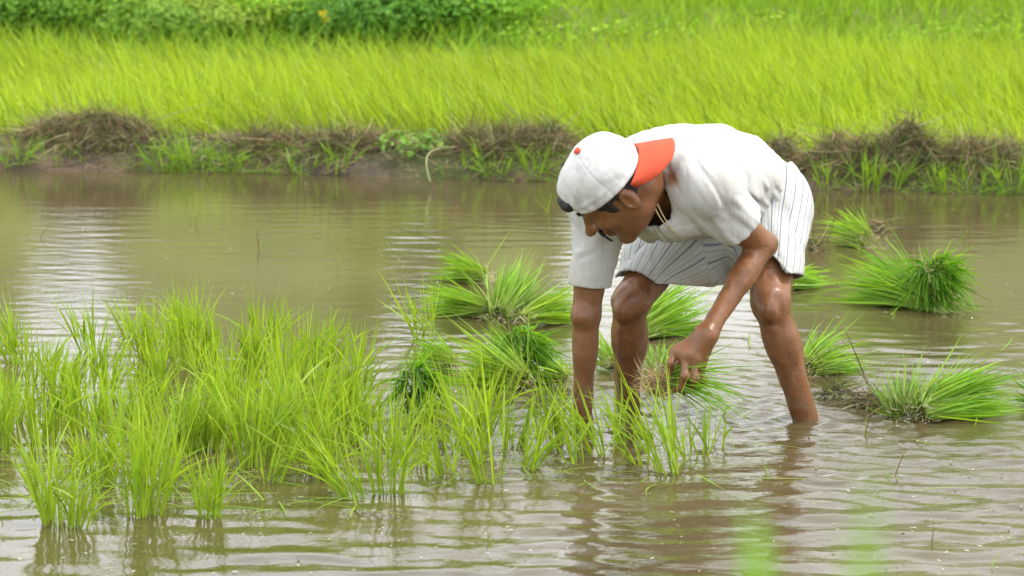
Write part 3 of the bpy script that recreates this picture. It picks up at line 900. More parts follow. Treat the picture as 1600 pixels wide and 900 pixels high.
#--REST--
# ================================================================== rice field behind the bank
def field_blades(n, x0, x1, y0, y1, H, rings, lean, mix, wid, back=None):
    x = rng.uniform(x0, x1, n); y = rng.uniform(y0, y1, n)
    # drawn together into loose hills, with thin spots between
    cl = np.stack([np.round(x / .11) * .11 + rng.normal(0, .025, n), np.round(y / .11) * .11 + rng.normal(0, .03, n)], -1)
    m = rng.random(n) < .5
    x = np.where(m, cl[:, 0], x); y = np.where(m, cl[:, 1], y)
    dens = vnoise(np.stack([x * .9, y * .9, x * 0 + 2], -1))
    ok = (y > bank_y(x) + .55) & ((y < 16.9 + .45 * vnoise(np.stack([x * 1.6, x * 0, x * 0 + 8], -1))) | (y > 19)) & (rng.random(n) < .75 + .5 * dens)
    x, y, dens = x[ok], y[ok], dens[ok]; n = len(x)
    z = ground_z(x, y) - .01
    base = np.stack([x, y, z], -1)
    wind = vnoise(np.stack([x * .7, y * .7, x * 0 + 5], -1))
    d = np.stack([rng.normal(lean, .22, n) + .18 * wind, rng.normal(-.05, .20, n), np.ones(n)], -1)
    L = H * rng.uniform(.50, 1.25, n) * (1 + .25 * dens)
    bend = np.stack([unit(d)[:, 0] * L * .45, unit(d)[:, 1] * L * .45, -.14 * L], -1) * rng.uniform(0, 1.6, (n, 1))
    t = tints(n, mix, .24) * (1 + .16 * wind[:, None]) * np.array([1.12, 1.02, .95])
    side = np.stack([np.cos(a := rng.normal(0, .8, n)), np.sin(a), rng.normal(0, .25, n)], -1)
    side = unit(side - unit(d) * (side * unit(d)).sum(1, keepdims=True))
    return blade_arrays(base, d, L, wid * rng.uniform(.6, 1.2, n), bend, t, rings, side=side, base_pale=.2)

V, Fq, C = cat_arrays([field_blades(92000, -4.6, 4.6, 12.6, 17.25, .25, 5, -.33, (7, 2.6, .35, .7), .0064),
                       field_blades(4000, -9, -4.6, 12.6, 17.25, .26, 4, -.2, (6, 3, .3, .3), .012),
                       field_blades(4000, 4.6, 9, 12.6, 17.25, .26, 4, -.2, (6, 3, .3, .3), .012)])
tag(link('rice_seedlings', mesh('rice_seedlings', V, Fq, M_leaf, cols=C)), 'dense bright green young rice filling the field behind the bank', 'rice', None, 'stuff')
V, Fq, C = cat_arrays([field_blades(26000, -7, 7, 19.2, 30, .30, 4, .1, (6, 3, .2, .3), .010)])
tag(link('far_rice', mesh('far_rice', V, Fq, M_leaf, cols=C)), 'yellow-green young rice beyond the weedy far bank', 'rice', None, 'stuff')

# ------------------------------------------------------------------ weeds on the far bank
def leafy(n, R, H, size, colA, colB, elong=1.6, seed=0):
    """leaf-shaped faces spread through a low crown, plus thin stems"""
    r = np.random.default_rng(seed)
    p = r.normal(size=(n, 3)); p = p / np.linalg.norm(p, axis=1, keepdims=True) * (r.random((n, 1)) ** .45)
    p = p * np.array([R, R * .7, H * .5]) + np.array([0, 0, H * .5])
    p *= (1 + .25 * vnoise(p * 14 + seed))[:, None]
    out_d = unit(p - np.array([0, 0, H * .3]) + r.normal(0, .05, (n, 3)))
    nrm = unit(out_d * .5 + np.array([0, -.2, .9]) + r.normal(0, .45, (n, 3)))
    ax = unit(np.cross(nrm, r.normal(size=(n, 3)))); sd_ = np.cross(nrm, ax)
    s_ = (size * r.uniform(.6, 1.3, n))[:, None]
    pts = [p - ax * s_ * .5, p - ax * s_ * .12 + sd_ * s_ * .5 / elong + nrm * s_ * .06, p + ax * s_ * .2 + sd_ * s_ * .42 / elong + nrm * s_ * .06,
           p + ax * s_ * .6 - nrm * s_ * .08, p + ax * s_ * .2 - sd_ * s_ * .42 / elong + nrm * s_ * .06, p - ax * s_ * .12 - sd_ * s_ * .5 / elong + nrm * s_ * .06]
    V = np.stack(pts, 1).reshape(-1, 3)
    i = np.arange(n) * 6
    Fq = np.concatenate([np.stack([i, i + 1, i + 2, i + 3], -1), np.stack([i, i + 3, i + 4, i + 5], -1)])
    t = r.random((n, 1)); C = (np.array(colA) * t + np.array(colB) * (1 - t)) * (1 + r.normal(0, .15, (n, 1)))
    return V, Fq, np.repeat(C, 6, 0)

def stems(n, R, H, col, seed=0, w=.006):
    r = np.random.default_rng(seed + 99)
    b = np.stack([r.normal(0, R * .15, n), r.normal(0, R * .12, n), np.full(n, -.02)], -1)
    d = np.stack([r.normal(0, .5, n) * R / H, r.normal(0, .3, n) * R / H, np.ones(n)], -1)
    return blade_arrays(b, d, H * r.uniform(.6, 1, n), w, np.zeros((n, 3)), np.tile(np.array(col), (n, 1)), 4, base_pale=0)

WEEDS = [(35, 20, .42, .34, 'dark broad-leaved weed at the far left top corner', (.05, .17, .025), (.10, .26, .04)),
         (140, 24, .40, .26, 'mid green weed clump next to the far left corner weed', (.08, .22, .03), (.16, .33, .05)),
         (250, 26, .42, .24, 'spreading weed over the bare patch of the far bank', (.06, .18, .03), (.13, .28, .05)),
         (350, 24, .38, .20, 'low dull green weed on the far bank, above a soil gap', (.09, .20, .035), (.16, .28, .06)),
         (450, 22, .40, .24, 'fresh green weed left of the yellow leaf on the far bank', (.10, .27, .03), (.19, .38, .05)),
         (560, 24, .42, .30, 'darkest leafy bush right of the yellow leaf on the far bank', (.03, .13, .02), (.08, .23, .035)),
         (650, 18, .44, .34, 'tall dark leafy bush at the top middle of the far bank', (.03, .14, .02), (.09, .26, .04)),
         (745, 24, .40, .26, 'bright round-leaved weed ending the dark bushes on the far bank', (.08, .25, .03), (.17, .38, .05)),
         (860, 22, .40, .17, 'low weed on the far bank above the bent man', (.12, .30, .03), (.20, .38, .05)),
         (1010, 26, .36, .14, 'small pale weed on the far bank right of the bent man', (.14, .31, .04), (.22, .40, .06)),
         (1210, 40, .32, .13, 'small weed left of the dark soil gap on the far bank', (.12, .28, .04), (.20, .36, .06)),
         (1420, 38, .38, .15, 'small weed right of the dark soil gap on the far bank', (.10, .28, .04), (.19, .38, .06)),
         (1560, 30, .40, .15, 'weed at the far right end of the far bank', (.12, .30, .04), (.22, .42, .06))]
for q, (px, py, R, H, lab, ca, cb) in enumerate(WEEDS):
    yy = 17.75 + .12 * math.sin(q * 2.1)
    x = P(px, py, yy)[0]; loc = (x, yy, float(ground_z(np.array(x), np.array(yy))))
    root = empty('weed', loc, lab, 'weed', 'weeds on the far bank')
    V, Fq, C = leafy(int((3600 if px < 800 else 700) * H / .25), R, H * (1 if px < 800 else .7), (.027 if px < 800 else .024), np.array(ca) * [2.3, 1.7, .85], np.array(cb) * [2.0, 1.45, .8], 1.7, q)
    tag(link('foliage', mesh('foliage', V, Fq, M_weed, False, C), root), kind='stuff')
    V, Fq, C = stems(16, R, H, (.10, .16, .04), q)
    link('stem', mesh('stem', V, Fq, M_weed, cols=C), root)
loc = P(507, 34, 17.45)
lv = leafy(3, .02, .05, .075, (.75, .62, .02), (.70, .60, .04), 1.6, 4)
tag(link('yellow_leaf', mesh('yellow_leaf', lv[0], lv[1], M_weed, False, lv[2]), loc=loc), 'withered bright yellow leaf among the weeds of the far bank', 'leaf')

# grass over the far bank
n = 24000
x = rng.uniform(-6, 6, n); y = rng.normal(17.95, .5, n)
base = np.stack([x, y, ground_z(x, y) - .01], -1)
d = np.stack([rng.normal(.1, .4, n), rng.normal(-.1, .3, n), np.ones(n)], -1)
L = rng.uniform(.08, .30, n)
mixw = np.where((x < .1)[:, None], tints(n, (2.2, 4, 1.6, .3), .25), tints(n, (5, 3.5, .5, .3), .2))
V, Fq, C = blade_arrays(base, d, L, .008, np.stack([d[:, 0] * L * .3, d[:, 1] * L * .3, -.1 * L], -1), mixw, 4)
tag(link('far_bank_grass', mesh('far_bank_grass', V, Fq, M_weed, cols=C)), 'rough grass over the far bank', 'grass', None, 'stuff')

# ================================================================== near bank: heaps of pulled-up dry weeds
BR = np.array([[.33, .24, .115], [.17, .135, .07], [.54, .46, .28], [.42, .32, .16], [.20, .27, .06], [.25, .22, .13]])
def heap_arrays(R, H, n, seed, green=.12):
    r = np.random.default_rng(seed)
    a = r.uniform(0, 2 * np.pi, n); rad = np.sqrt(r.random(n))
    prof = np.sqrt(np.clip(1 - rad ** 2.2, 0, 1))
    p = np.stack([np.cos(a) * rad * R, np.sin(a) * rad * R * .42, prof * H * (.70 + .80 * vnoise(np.stack([np.cos(a) * rad * R * 9 + seed, np.sin(a) * rad * 3, a * 0], -1)))], -1)
    p[:, 2] = p[:, 2] * r.uniform(.55, 1.06, n) + .005
    nrm = unit(np.stack([np.cos(a) * rad / R, np.sin(a) * rad / (R * .42), prof / H + .5], -1))
    d = unit(np.cross(nrm, r.normal(size=(n, 3))) + nrm * r.normal(.10, .42, (n, 1)))
    L = r.uniform(.02, .085, n) * np.where(r.random(n) < .04, 1.8, 1)
    bend = r.normal(0, .75, (n, 3)) * L[:, None] + np.array([0, 0, -.25]) * L[:, None]
    pr = np.array([.26, .28, .12, .17, green, .12]); c = BR[r.choice(6, n, p=pr / pr.sum())] * (r.uniform(.22, 1.2, (n, 1)) * (1.0 + .60 * vnoise(p * 22 + seed)[:, None]))
    return blade_arrays(p, d, L, r.uniform(.0016, .0042, n), bend, c, 6, base_pale=0)

def mound(R, H, seed):
    nr, na = 16, 48
    V = []
    for j in range(nr):
        t = j / (nr - 1); rad = math.sin(t * math.pi / 2)
        for k in range(na):
            a = k / na * 2 * math.pi
            V.append([math.cos(a) * rad * R, math.sin(a) * rad * R * .42, math.cos(t * math.pi / 2) * H * .86])
    V = np.array(V); q = fbm(V * 16 + seed, 4)
    V = V * (1 + .30 * q)[:, None]; V[:, 2] += .05 * fbm(V * 26 + seed, 3) - .012
    i = (np.arange(nr - 1) * na)[:, None]; k = np.arange(na)[None]; k2 = (k + 1) % na
    Fq = np.stack([i + k, i + na + k, i + na + k2, i + k2], -1).reshape(-1, 4)
    return V, Fq

HEAPS = [(145, 188, .235, 'largest heap of dry brown weeds, at the left end of the bank'),
         (425, 224, .135, 'flat heap of dry weeds on the bank left of the two middle ones'),
         (560, 214, .150, 'small brown weed heap in the middle of the left bank'),
         (740, 214, .105, 'small dark weed heap touching the large one behind the cap'),
         (822, 198, .165, 'tall heap of dry brown weeds on the bank behind the cap'),
         (1308, 222, .125, 'rounded brown weed heap on the bank just right of the shorts'),
         (1418, 212, .140, 'mixed green and brown weed heap between its two right-hand neighbours'),
         (1545, 222, .150, 'brown weed heap at the right end of the bank'),
         (1218, 205, .045, 'tiny grey lump of dry weeds just above the man\'s lower back')]
for q, (px, ytop, R, lab) in enumerate(HEAPS):
    x0 = G(px, 285)[0]; yy = float(bank_y(x0)) + .20; x = P(px, 260, yy)[0]
    zb = float(bank_shape(np.array(x), np.array(yy))) - .02
    H = max(.05, P(px, ytop, yy)[2] - zb)
    root = empty('weed_heap', (x, yy, zb), lab, 'weed heap', 'heaps of dry weeds on the bank')
    V, Fq = mound(R, H * .9, q * 3.1)
    link('soil_core', mesh('soil_core', V, Fq, M_mud), root)
    V, Fq, C = heap_arrays(R * 1.12, H * 1.08, int(6000 * R / .15), q, .45 if q == 6 else .24)
    tag(link('dry_stalks', mesh('dry_stalks', V, Fq, M_straw, True, C), root), kind='stuff')

# stalks trodden over the whole bank, and short grass in its face
n = 15000
x = rng.uniform(-3.2, 3.4, n); t = rng.uniform(-.01, .55, n) ** 1.0; y = bank_y(x) + t
z = bank_shape(x, y) + rng.uniform(0, .02, n)
d = np.stack([rng.normal(0, 1, n), rng.normal(-.2, .7, n), rng.normal(.15, .35, n)], -1); L = rng.uniform(.02, .08, n)
c = BR[rng.integers(0, 6, n)] * rng.uniform(.2, .9, (n, 1))
V, Fq, C = blade_arrays(np.stack([x, y, z], -1), d, L, rng.uniform(.002, .005, n), rng.normal(0, .6, (n, 3)) * L[:, None] + [0, 0, -.01], c, 5, base_pale=0)
tag(link('bank_litter', mesh('bank_litter', V, Fq, M_straw, cols=C)), 'dead stalks and roots strewn over the bank', 'litter', None, 'stuff')
n = 6500
x = rng.uniform(-3.2, 3.4, n); t = np.abs(rng.normal(.02, .14, n)); y = bank_y(x) + t
keep = vnoise(np.stack([x * 3.2, x * 0, x * 0 + 1], -1)) + rng.normal(0, .25, n) > -.05
x, y = x[keep], y[keep]; n = len(x)
z = np.maximum(bank_shape(x, y), 0) - .01
d = np.stack([rng.normal(0, .5, n), rng.normal(-.45, .35, n), np.ones(n)], -1); L = rng.uniform(.03, .11, n)
V, Fq, C = blade_arrays(np.stack([x, y, z], -1), d, L, rng.uniform(.0022, .0045, n), np.stack([d[:, 0] * L * .5, d[:, 1] * L * .4, -.35 * L], -1), tints(n, (2.5, 4, 1.5, .8), .22), 5)
tag(link('bank_grass', mesh('bank_grass', V, Fq, M_weed, cols=C)), 'short wild grass growing out of the bank', 'grass', None, 'stuff')

TUFTS = [(28, 262, .22, 26, 'green grass tuft on the bank at the left edge'),
         (95, 262, .17, 22, 'grass tuft at the foot of the largest weed heap'),
         (255, 270, .22, 30, 'pale arching grass tuft at the right foot of the largest weed heap'),
         (300, 268, .24, 34, 'tall grass tuft in the gap between two weed heaps'),
         (355, 270, .17, 22, 'low grass tuft left of the flat weed heap'),
         (520, 279, .20, 26, 'drooping grass tuft hanging over the water in front of the small heap'),
         (470, 274, .13, 18, 'short grass tuft in front of the flat weed heap'),
         (775, 284, .25, 26, 'upright bright grass tuft in front of the dark small heap'),
         (835, 284, .20, 30, 'spreading grass tuft below the tall heap behind the cap'),
         (715, 283, .14, 18, 'low grass tuft beside the pale bent stalk'),
         (1290, 300, .18, 20, 'grass tuft on the bank right beside the shorts'),
         (1355, 302, .24, 26, 'bright upright grass tuft between two right-hand heaps'),
         (1395, 303, .18, 26, 'spreading grass tuft below the mixed green heap'),
         (1480, 304, .19, 26, 'grass tuft left of the right end heap'),
         (1585, 306, .24, 32, 'grass tuft on the bank at the right edge'),
         (1530, 306, .14, 20, 'low grass tuft below the right end heap')]
for px, py, H, nt_, lab in TUFTS:
    g0 = G(px, py); loc = (g0[0], float(bank_y(g0[0])) + .06, .02)
    V, Fq, C = clump_arrays(int(nt_ * .6), H * .8, .60, (0, -.25, 0), .05, (3, 4, 1.2, 1.2), .006)
    tag(link('grass_tuft', mesh('grass_tuft', V, Fq, M_weed, cols=C), loc=loc), lab, 'grass', 'grass tufts along the bank')
g0 = G(645, 282); loc = (g0[0], float(bank_y(g0[0])) + .12, .06)
root = empty('bank_weed', loc, 'leafy green weed on the bank between two brown heaps', 'weed')
V, Fq, C = leafy(170, .17, .11, .030, (.14, .30, .04), (.26, .42, .08), 1.9, 31); tag(link('foliage', mesh('foliage', V, Fq, M_weed, False, C), root), kind='stuff')
V, Fq, C = stems(12, .12, .15, (.20, .30, .08), 31, .004); link('stem', mesh('stem', V, Fq, M_weed, cols=C), root)
p = bez([P(672, 284, 12.42), P(664, 255, 12.42), P(660, 236, 12.45), P(688, 232, 12.5)])
V, Fq = tube(p, np.linspace(.003, .002, 24))
tag(link('bent_stalk', mesh('bent_stalk', V, Fq, plain_mat('pale_stalk', (.34, .38, .16), .6))), 'pale bent plant stalk on the bank beside the leafy weed', 'stalk')

# ================================================================== planted rice clumps
# px, py of the foot, height, tillers, lean, label
CL = [(82, 818, .24, 30, -.02, 'front-most rice clump in the lower left corner'),
      (112, 824, .15, 16, .08, 'short rice clump just right of the lower left corner clump'),
      (225, 806, .27, 46, .04, 'thick rice clump second in the front row from the left'),
      (325, 808, .17, 26, .02, 'short upright rice clump third in the front row from the left'),
      (612, 772, .25, 36, -.02, 'upright pale rice clump on the open water, right of the dense patch'),
      (560, 778, .20, 20, -.40, 'rice clump leaning left at the right front of the dense patch'),
      (520, 748, .15, 16, -.45, 'short clump leaning left behind the leaning front one'),
      (500, 742, .24, 26, -.05, 'rice clump at the right front corner of the dense patch'),
      (395, 730, .26, 40, .05, 'full rice clump rising from clear water at the patch centre front'),
      (425, 752, .15, 12, .15, 'wispy pale rice clump just right of the centre front one'),
      (468, 714, .27, 40, .00, 'dark green full rice clump in the right part of the patch'),
      (545, 694, .20, 34, .10, 'bushy rice clump at the right edge of the dense patch'),
      (140, 548, .19, 18, -.14, 'thin clump standing alone behind the patch, second from the left edge'),
      (205, 526, .15, 12, -.30, 'two-bladed small clump leaning left behind the patch'),
      (281, 530, .15, 16, -.05, 'slim clump at the back of the patch near its middle'),
      (30, 566, .20, 24, -.25, 'clump at the left edge of the back row'),
      (418, 556, .22, 28, .02, 'tall back-row clump with spread tips near the patch middle'),
      (505, 592, .20, 20, .05, 'back clump at the right shoulder of the patch'),
      (665, 530, .20, 16, -.16, 'slender shoots standing left of the seedling bundles'),
      (770, 756, .31, 22, -.10, 'rice clump with long leaves fallen left, below the bundles'),
      (735, 704, .26, 34, .03, 'tall upright rice clump directly below the cut-end bundle'),
      (690, 690, .16, 14, .10, 'small rice clump left of the tall upright one below the bundles'),
      (822, 733, .20, 14, .28, 'thin rice clump leaning right towards the planting arm'),
      (868, 692, .22, 24, -.12, 'rice clump just left of the planting arm'),
      (942, 708, .21, 16, -.30, 'rice clump right of the planting arm, leaning left over it'),
      (978, 694, .19, 10, -.22, 'rice clump between the planting arm and the bunch in the hand'),
      (1052, 740, .27, 20, -.34, 'large front clump leaning left, right of the planting arm'),
      (1088, 716, .17, 12, -.10, 'rice clump below the hand that holds the bunch'),
      (655, 728, .15, 12, .05, 'small rice clump right behind the upright pale clump on open water'),
      (700, 742, .17, 14, -.12, 'low rice clump between the upright pale clump and the fallen-leaved one'),
      (802, 700, .15, 12, .10, 'low rice clump right of the tall upright one below the bundles'),
      (905, 722, .14, 10, -.25, 'low thin clump directly in front of the planting arm'),
      (1004, 728, .09, 7, -.20, 'thin clump left of the large front clump that leans left'),
      (655, 668, .14, 12, .05, 'small rice clump in front of the small dark bundle at the left end'),
      (590, 700, .17, 14, .06, 'small rice clump between the dense patch and the small dark bundle'),
      (1116, 700, .09, 6, .15, 'few short blades in the water below the hand\'s bunch')]
INNER = [(300, 704), (330, 702), (282, 712), (190, 708), (70, 690), (132, 676), (160, 620), (250, 612), (335, 628), (440, 634), (98, 632), (0, 704),
         (365, 664), (215, 668), (150, 758), (260, 756), (415, 680), (500, 660), (545, 628), (390, 596), (290, 578), (60, 600), (-30, 640), (470, 600), (330, 560), (230, 560), (440, 700), (20, 660)]
for px, py, H, nt_, ln_, lab in CL:
    V, Fq, C = clump_arrays(int(nt_ * .9), H, .15, (ln_, rng.normal(0, .06), 0), .020 + .0003 * nt_)
    tag(link('rice_clump', mesh('rice_clump', V, Fq, M_leaf, cols=C), loc=G(px, py)), lab, 'rice clump', 'planted rice clumps')
ORD = ['first', 'second', 'third', 'fourth', 'fifth', 'sixth', 'seventh', 'eighth', 'ninth', 'tenth', 'eleventh', 'twelfth', 'thirteenth', 'fourteenth', 'fifteenth']
for row, lo, hi in (('rearmost', 0, 615), ('second', 615, 665), ('third', 665, 706), ('foremost', 706, 900)):
    for k, (px, py) in enumerate(sorted(q for q in INNER if lo <= q[1] < hi)):
        nt_ = int(rng.integers(20, 36))
        V, Fq, C = clump_arrays(nt_, rng.uniform(.17, .25), .17, (rng.normal(0, .12), rng.normal(0, .06), 0), .028)
        tag(link('rice_clump', mesh('rice_clump', V, Fq, M_leaf, cols=C), loc=G(px, py)), '%s from the left among crowded clumps in the %s row inside the dense patch' % (ORD[k], row), 'rice clump', 'rice clumps inside the dense patch')

# leaves lying on the water
n = 330
px = np.concatenate([rng.uniform(-20, 580, 250), rng.uniform(620, 1120, 50), rng.uniform(1000, 1600, 30)]); py = np.concatenate([rng.uniform(600, 800, 250), rng.uniform(690, 760, 50), rng.uniform(480, 780, 30)])
base = np.stack([G(a, b, .006) for a, b in zip(px, py)])
d = np.stack([rng.normal(0, 1, n), rng.normal(0, .7, n), rng.uniform(0, .12, n)], -1); L = rng.uniform(.06, .24, n)
side = unit(np.cross(unit(d), [0, 0, 1.0]))
V, Fq, C = blade_arrays(base, d, L, .005, np.stack([rng.normal(0, .02, n), rng.normal(0, .02, n), -.06 * L], -1), tints(n, (5, 3, .3, 1.2), .2), 6, side=side, zmin=.004)
tag(link('floating_leaves', mesh('floating_leaves', V, Fq, M_leaf, cols=C)), 'loose rice leaves lying flat on the water', 'leaves', None, 'stuff')

# ================================================================== bundles of uprooted seedlings
def bundle(px, py, tip, L, n, spread, mix, lab, r0=.022, droop=.18, root=.03, zb=.025, name='seedling_bundle', wid=.0048, base=None, tipw=None, floor=.003, rootmat=None):
    n = int(n * 1.5); b = G(px, py, zb) if base is None else np.asarray(base)
    if tipw is None:
        tp = P(*tip) if len(tip) == 3 else G(*tip, .05)
    else: tp = np.asarray(tipw)
    ax = unit(tp - b); e1 = unit(np.cross(ax, [0, 0, 1.0])); e2 = np.cross(e1, ax)
    r = r0 * np.sqrt(rng.random(n)); a = rng.uniform(0, 2 * np.pi, n)
    rad = e1[None] * np.cos(a)[:, None] + e2[None] * np.sin(a)[:, None]
    p0 = rad * r[:, None] - ax * rng.uniform(0, .02, n)[:, None]
    d = unit(ax[None] + rad * (spread * (r / r0) * rng.uniform(.5, 1.3, n))[:, None] + rng.normal(0, spread * .22, (n, 3)))
    stray = rng.random(n) < .10
    d = np.where(stray[:, None], unit(d + rng.normal(0, .35, (n, 3))), d)
    Ls = L * rng.uniform(.55, 1.15, n)
    bend = np.array([0, 0, -1.0])[None] * (Ls * droop * rng.uniform(.1, 2.0, n))[:, None] + rng.normal(0, .07, (n, 3)) * Ls[:, None]
    n = len(p0)
    V, Fq, C = blade_arrays(p0, d, Ls, wid * rng.uniform(.65, 1.15, n), bend, tints(n, mix, .22) * 1.22, 7, base_pale=.55 if root > .01 else .08, zmin=floor - b[2] + rng.uniform(0, .012, n))
    rt_ = empty(name, b, lab, 'rice seedlings', 'bundles of uprooted rice seedlings')
    tag(link('leaves', mesh('leaves', V, Fq, M_leaf, cols=C), rt_), kind='stuff')
    if root < .01: return rt_
    m = int(70 * root / .03)
    q0 = rng.normal(0, 1, (m, 3)) * r0 * .55 - ax * rng.uniform(0, root, m)[:, None]
    dd = -ax[None] * .6 + rng.normal(0, .8, (m, 3)); l2 = rng.uniform(.010, .032, m)
    cc = np.array([[.46, .40, .22], [.34, .26, .13], [.52, .50, .32]])[rng.integers(0, 3, m)] * rng.uniform(.7, 1.2, (m, 1))
    V, Fq, C = blade_arrays(q0, dd, l2, .0022, rng.normal(0, .35, (m, 3)) * l2[:, None], cc, 4, base_pale=0, zmin=floor - b[2])
    tag(link('roots', mesh('roots', V, Fq, M_straw, cols=C), rt_), kind='stuff')
    return rt_

T = lambda px, py, Y: (px, py, Y)
Yw = lambda py: float(G(800, py)[1])
bundle(752, 430, T(655, 394, Yw(430) - .02), .18, 130, .22, (3, 4, 1, .6), 'rear-most left bundle with leaf tips pointing left')
bundle(756, 482, T(638, 446, Yw(482) - .04), .20, 180, .20, (3.5, 4, 1, .5), 'left bundle with tips pointing left, below the rear-most one')
bundle(784, 488, T(842, 384, Yw(486) + .10), .23, 260, .24, (2, 4, .8, 2), 'fan-shaped pale bundle leaning right between its neighbours', r0=.03, droop=.06)
bundle(824, 496, T(915, 458, Yw(496) - .04), .19, 190, .22, (5, 3.5, .8, .4), 'yellow-green bundle lying right, next to the planting arm')
bundle(812, 592, T(700, 520, Yw(590) + .05), .24, 230, .30, (5, 4, .5, .5), 'bundle with long tips fanned left behind the dark cut-end one', r0=.03)
bundle(0, 0, None, .17, 330, .50, (1.6, 3.4, 5, .3), 'dark bundle with its leaf ends turned to the viewer, left of the planting arm', r0=.045, droop=.34, root=0, base=P(812, 545, Yw(600) + .10), tipw=P(828, 556, Yw(600) - .10))
bundle(880, 588, T(846, 566, Yw(596)), .10, 60, .3, (3, 3, .5, 1.5), 'small loose bunch lying between dark bundle and planting arm', root=.05)
bundle(0, 0, None, .15, 260, .50, (1.8, 3.4, 5, .3), 'small dark bundle at the left end, leaf ends to the viewer', r0=.038, droop=.34, root=0, base=P(650, 598, Yw(648) + .10), tipw=P(668, 606, Yw(648) - .10))
bundle(704, 566, T(640, 535, Yw(566)), .16, 90, .32, (3.5, 4, .8, .4), 'half-hidden bundle behind the small dark one at the left end')
bundle(1000, 516, T(1125, 440, Yw(512) + .06), .27, 300, .26, (3.5, 4.5, 1, .4), 'large bundle lying between the man\'s legs', r0=.034, droop=.12)
bundle(1030, 578, T(1040, 520, Yw(580) + .08), .11, 120, .45, (2.5, 4.5, 1, .8), 'short bundle between the legs, below the large one', r0=.028)
bundle(960, 568, T(930, 480, Yw(560) + .1), .19, 130, .28, (5, 3.5, .5, .4), 'bundle seen in the gap between planting arm and leg')
bundle(1446, 470, T(1318, 410, Yw(470) + .04), .28, 300, .26, (2.5, 4.5, 1.4, .4), 'right bundle with long tips swept left, beside the dark one', r0=.036, droop=.14)
bundle(0, 0, None, .18, 340, .52, (1.6, 3.4, 5, .3), 'dark right bundle with leaf ends turned to the viewer', r0=.048, droop=.30, root=0, base=P(1460, 432, Yw(488) + .10), tipw=P(1474, 434, Yw(488) - .10))
bundle(1268, 572, T(1350, 522, Yw(570) + .02), .18, 190, .40, (3, 4.5, 1.2, .4), 'bundle just right of the bare shin, tips to the right', r0=.030)
bundle(1420, 640, T(1428, 545, Yw(640) + .10), .13, 190, .48, (1.2, 3.2, .6, 3), 'short upright greyish green bunch at the right', r0=.045, droop=.04)
bundle(1448, 640, T(1585, 590, Yw(640) - .02), .25, 280, .24, (2.5, 4.5, 1.4, .4), 'bundle lying to the right of the upright greyish bunch', r0=.03, droop=.12)
bundle(1625, 622, T(1592, 575, Yw(622)), .12, 110, .45, (2.5, 4.5, 1.2, .4), 'bundle cut off by the right edge of the picture')
bundle(1350, 374, T(1285, 345, Yw(374)), .17, 170, .35, (4, 4, .7, .5), 'farthest bundle, flattened on a muddy lump right of the shorts', r0=.035, droop=.1, root=.06)
bundle(1232, 440, T(1322, 424, Yw(440)), .17, 120, .25, (3.5, 4.2, .8, .4), 'thin flat bundle behind the standing leg, tips right')
# bunch in the hand
hb = P(1046, 594, 7.682)
bundle(0, 0, None, .20, 62, .42, (1.6, 4.5, 2.0, .4), 'bunch of rice seedlings with brown roots gripped in the man\'s hand', r0=.015, droop=.32, root=.035, base=hb, tipw=P(1150, 578, 7.62), wid=.0042)
fd = Field(hb - .07, hb + .07, .003)
hx = unit(P(1150, 590, 7.64) - hb)
fd.cone(hb - hx * .026 + [0, -.004, -.006], hb + hx * .012, .017, .012, .01)
fd.ell(hb - hx * .030 + [0, -.008, -.008], np.eye(3), (.021, .016, .019), .01)
V, Fq = fd.surface(); nn = vnormals(V, Fq); V = V + nn * (.0060 * fbm(V * 120, 3))[:, None]
pick = rng.integers(0, len(V), 420); l2 = rng.uniform(.018, .048, 420)
rf = blade_arrays(V[pick] - hb, unit(np.cross(nn[pick], rng.normal(size=(420, 3))) + nn[pick] * .35 - hx * .5), l2, .0020, rng.normal(0, .55, (420, 3)) * l2[:, None],
                  np.array([[.42, .28, .13], [.26, .17, .08], [.54, .42, .22], [.34, .24, .12]])[rng.integers(0, 4, 420)] * rng.uniform(.8, 1.4, (420, 1)), 6, base_pale=0)
clod = link('root_clod', mesh('root_clod', V, Fq, M_root, loc=hb), None)
hand_bunch = [o for o in bpy.data.objects if o.get('label', '').startswith('bunch of rice')][0]
clod.parent = hand_bunch; clod.location = (0, 0, 0)
tag(link('root_fibres', mesh('root_fibres', *rf[:2], M_straw, cols=rf[2]), hand_bunch), kind='stuff')

# withered scraps beside the right-hand bundles, and mud lumps that carry the far bundle
def scrap(px, py, R, H, n, lab, seed, green=.3):
    V, Fq, C = heap_arrays(R, H, n, seed, green)
    root = empty('withered_scrap', G(px, py), lab, 'plant scrap', 'withered plant scraps on the water')
    tag(link('dry_stalks', mesh('dry_stalks', V, Fq, M_straw, True, C), root), kind='stuff')
    V, Fq = mound(R * .8, H * .6, seed); link('soil_core', mesh('soil_core', V, Fq, M_mud), root)
scrap(1352, 636, .045, .028, 170, 'brown withered roots left of the upright greyish bunch', 41, .05)
scrap(1305, 622, .038, .022, 110, 'yellowish withered scrap floating between shin and right bundles', 42, .5)
scrap(1395, 640, .060, .022, 200, 'mixed withered scraps at the foot of the upright greyish bunch', 43, .6)
scrap(1366, 362, .05, .03, 120, 'pale muddy root lump at the right of the farthest bundle', 44, .1)
scrap(1278, 390, .04, .025, 90, 'muddy lump behind the shorts below the farthest bundle', 46, .1)

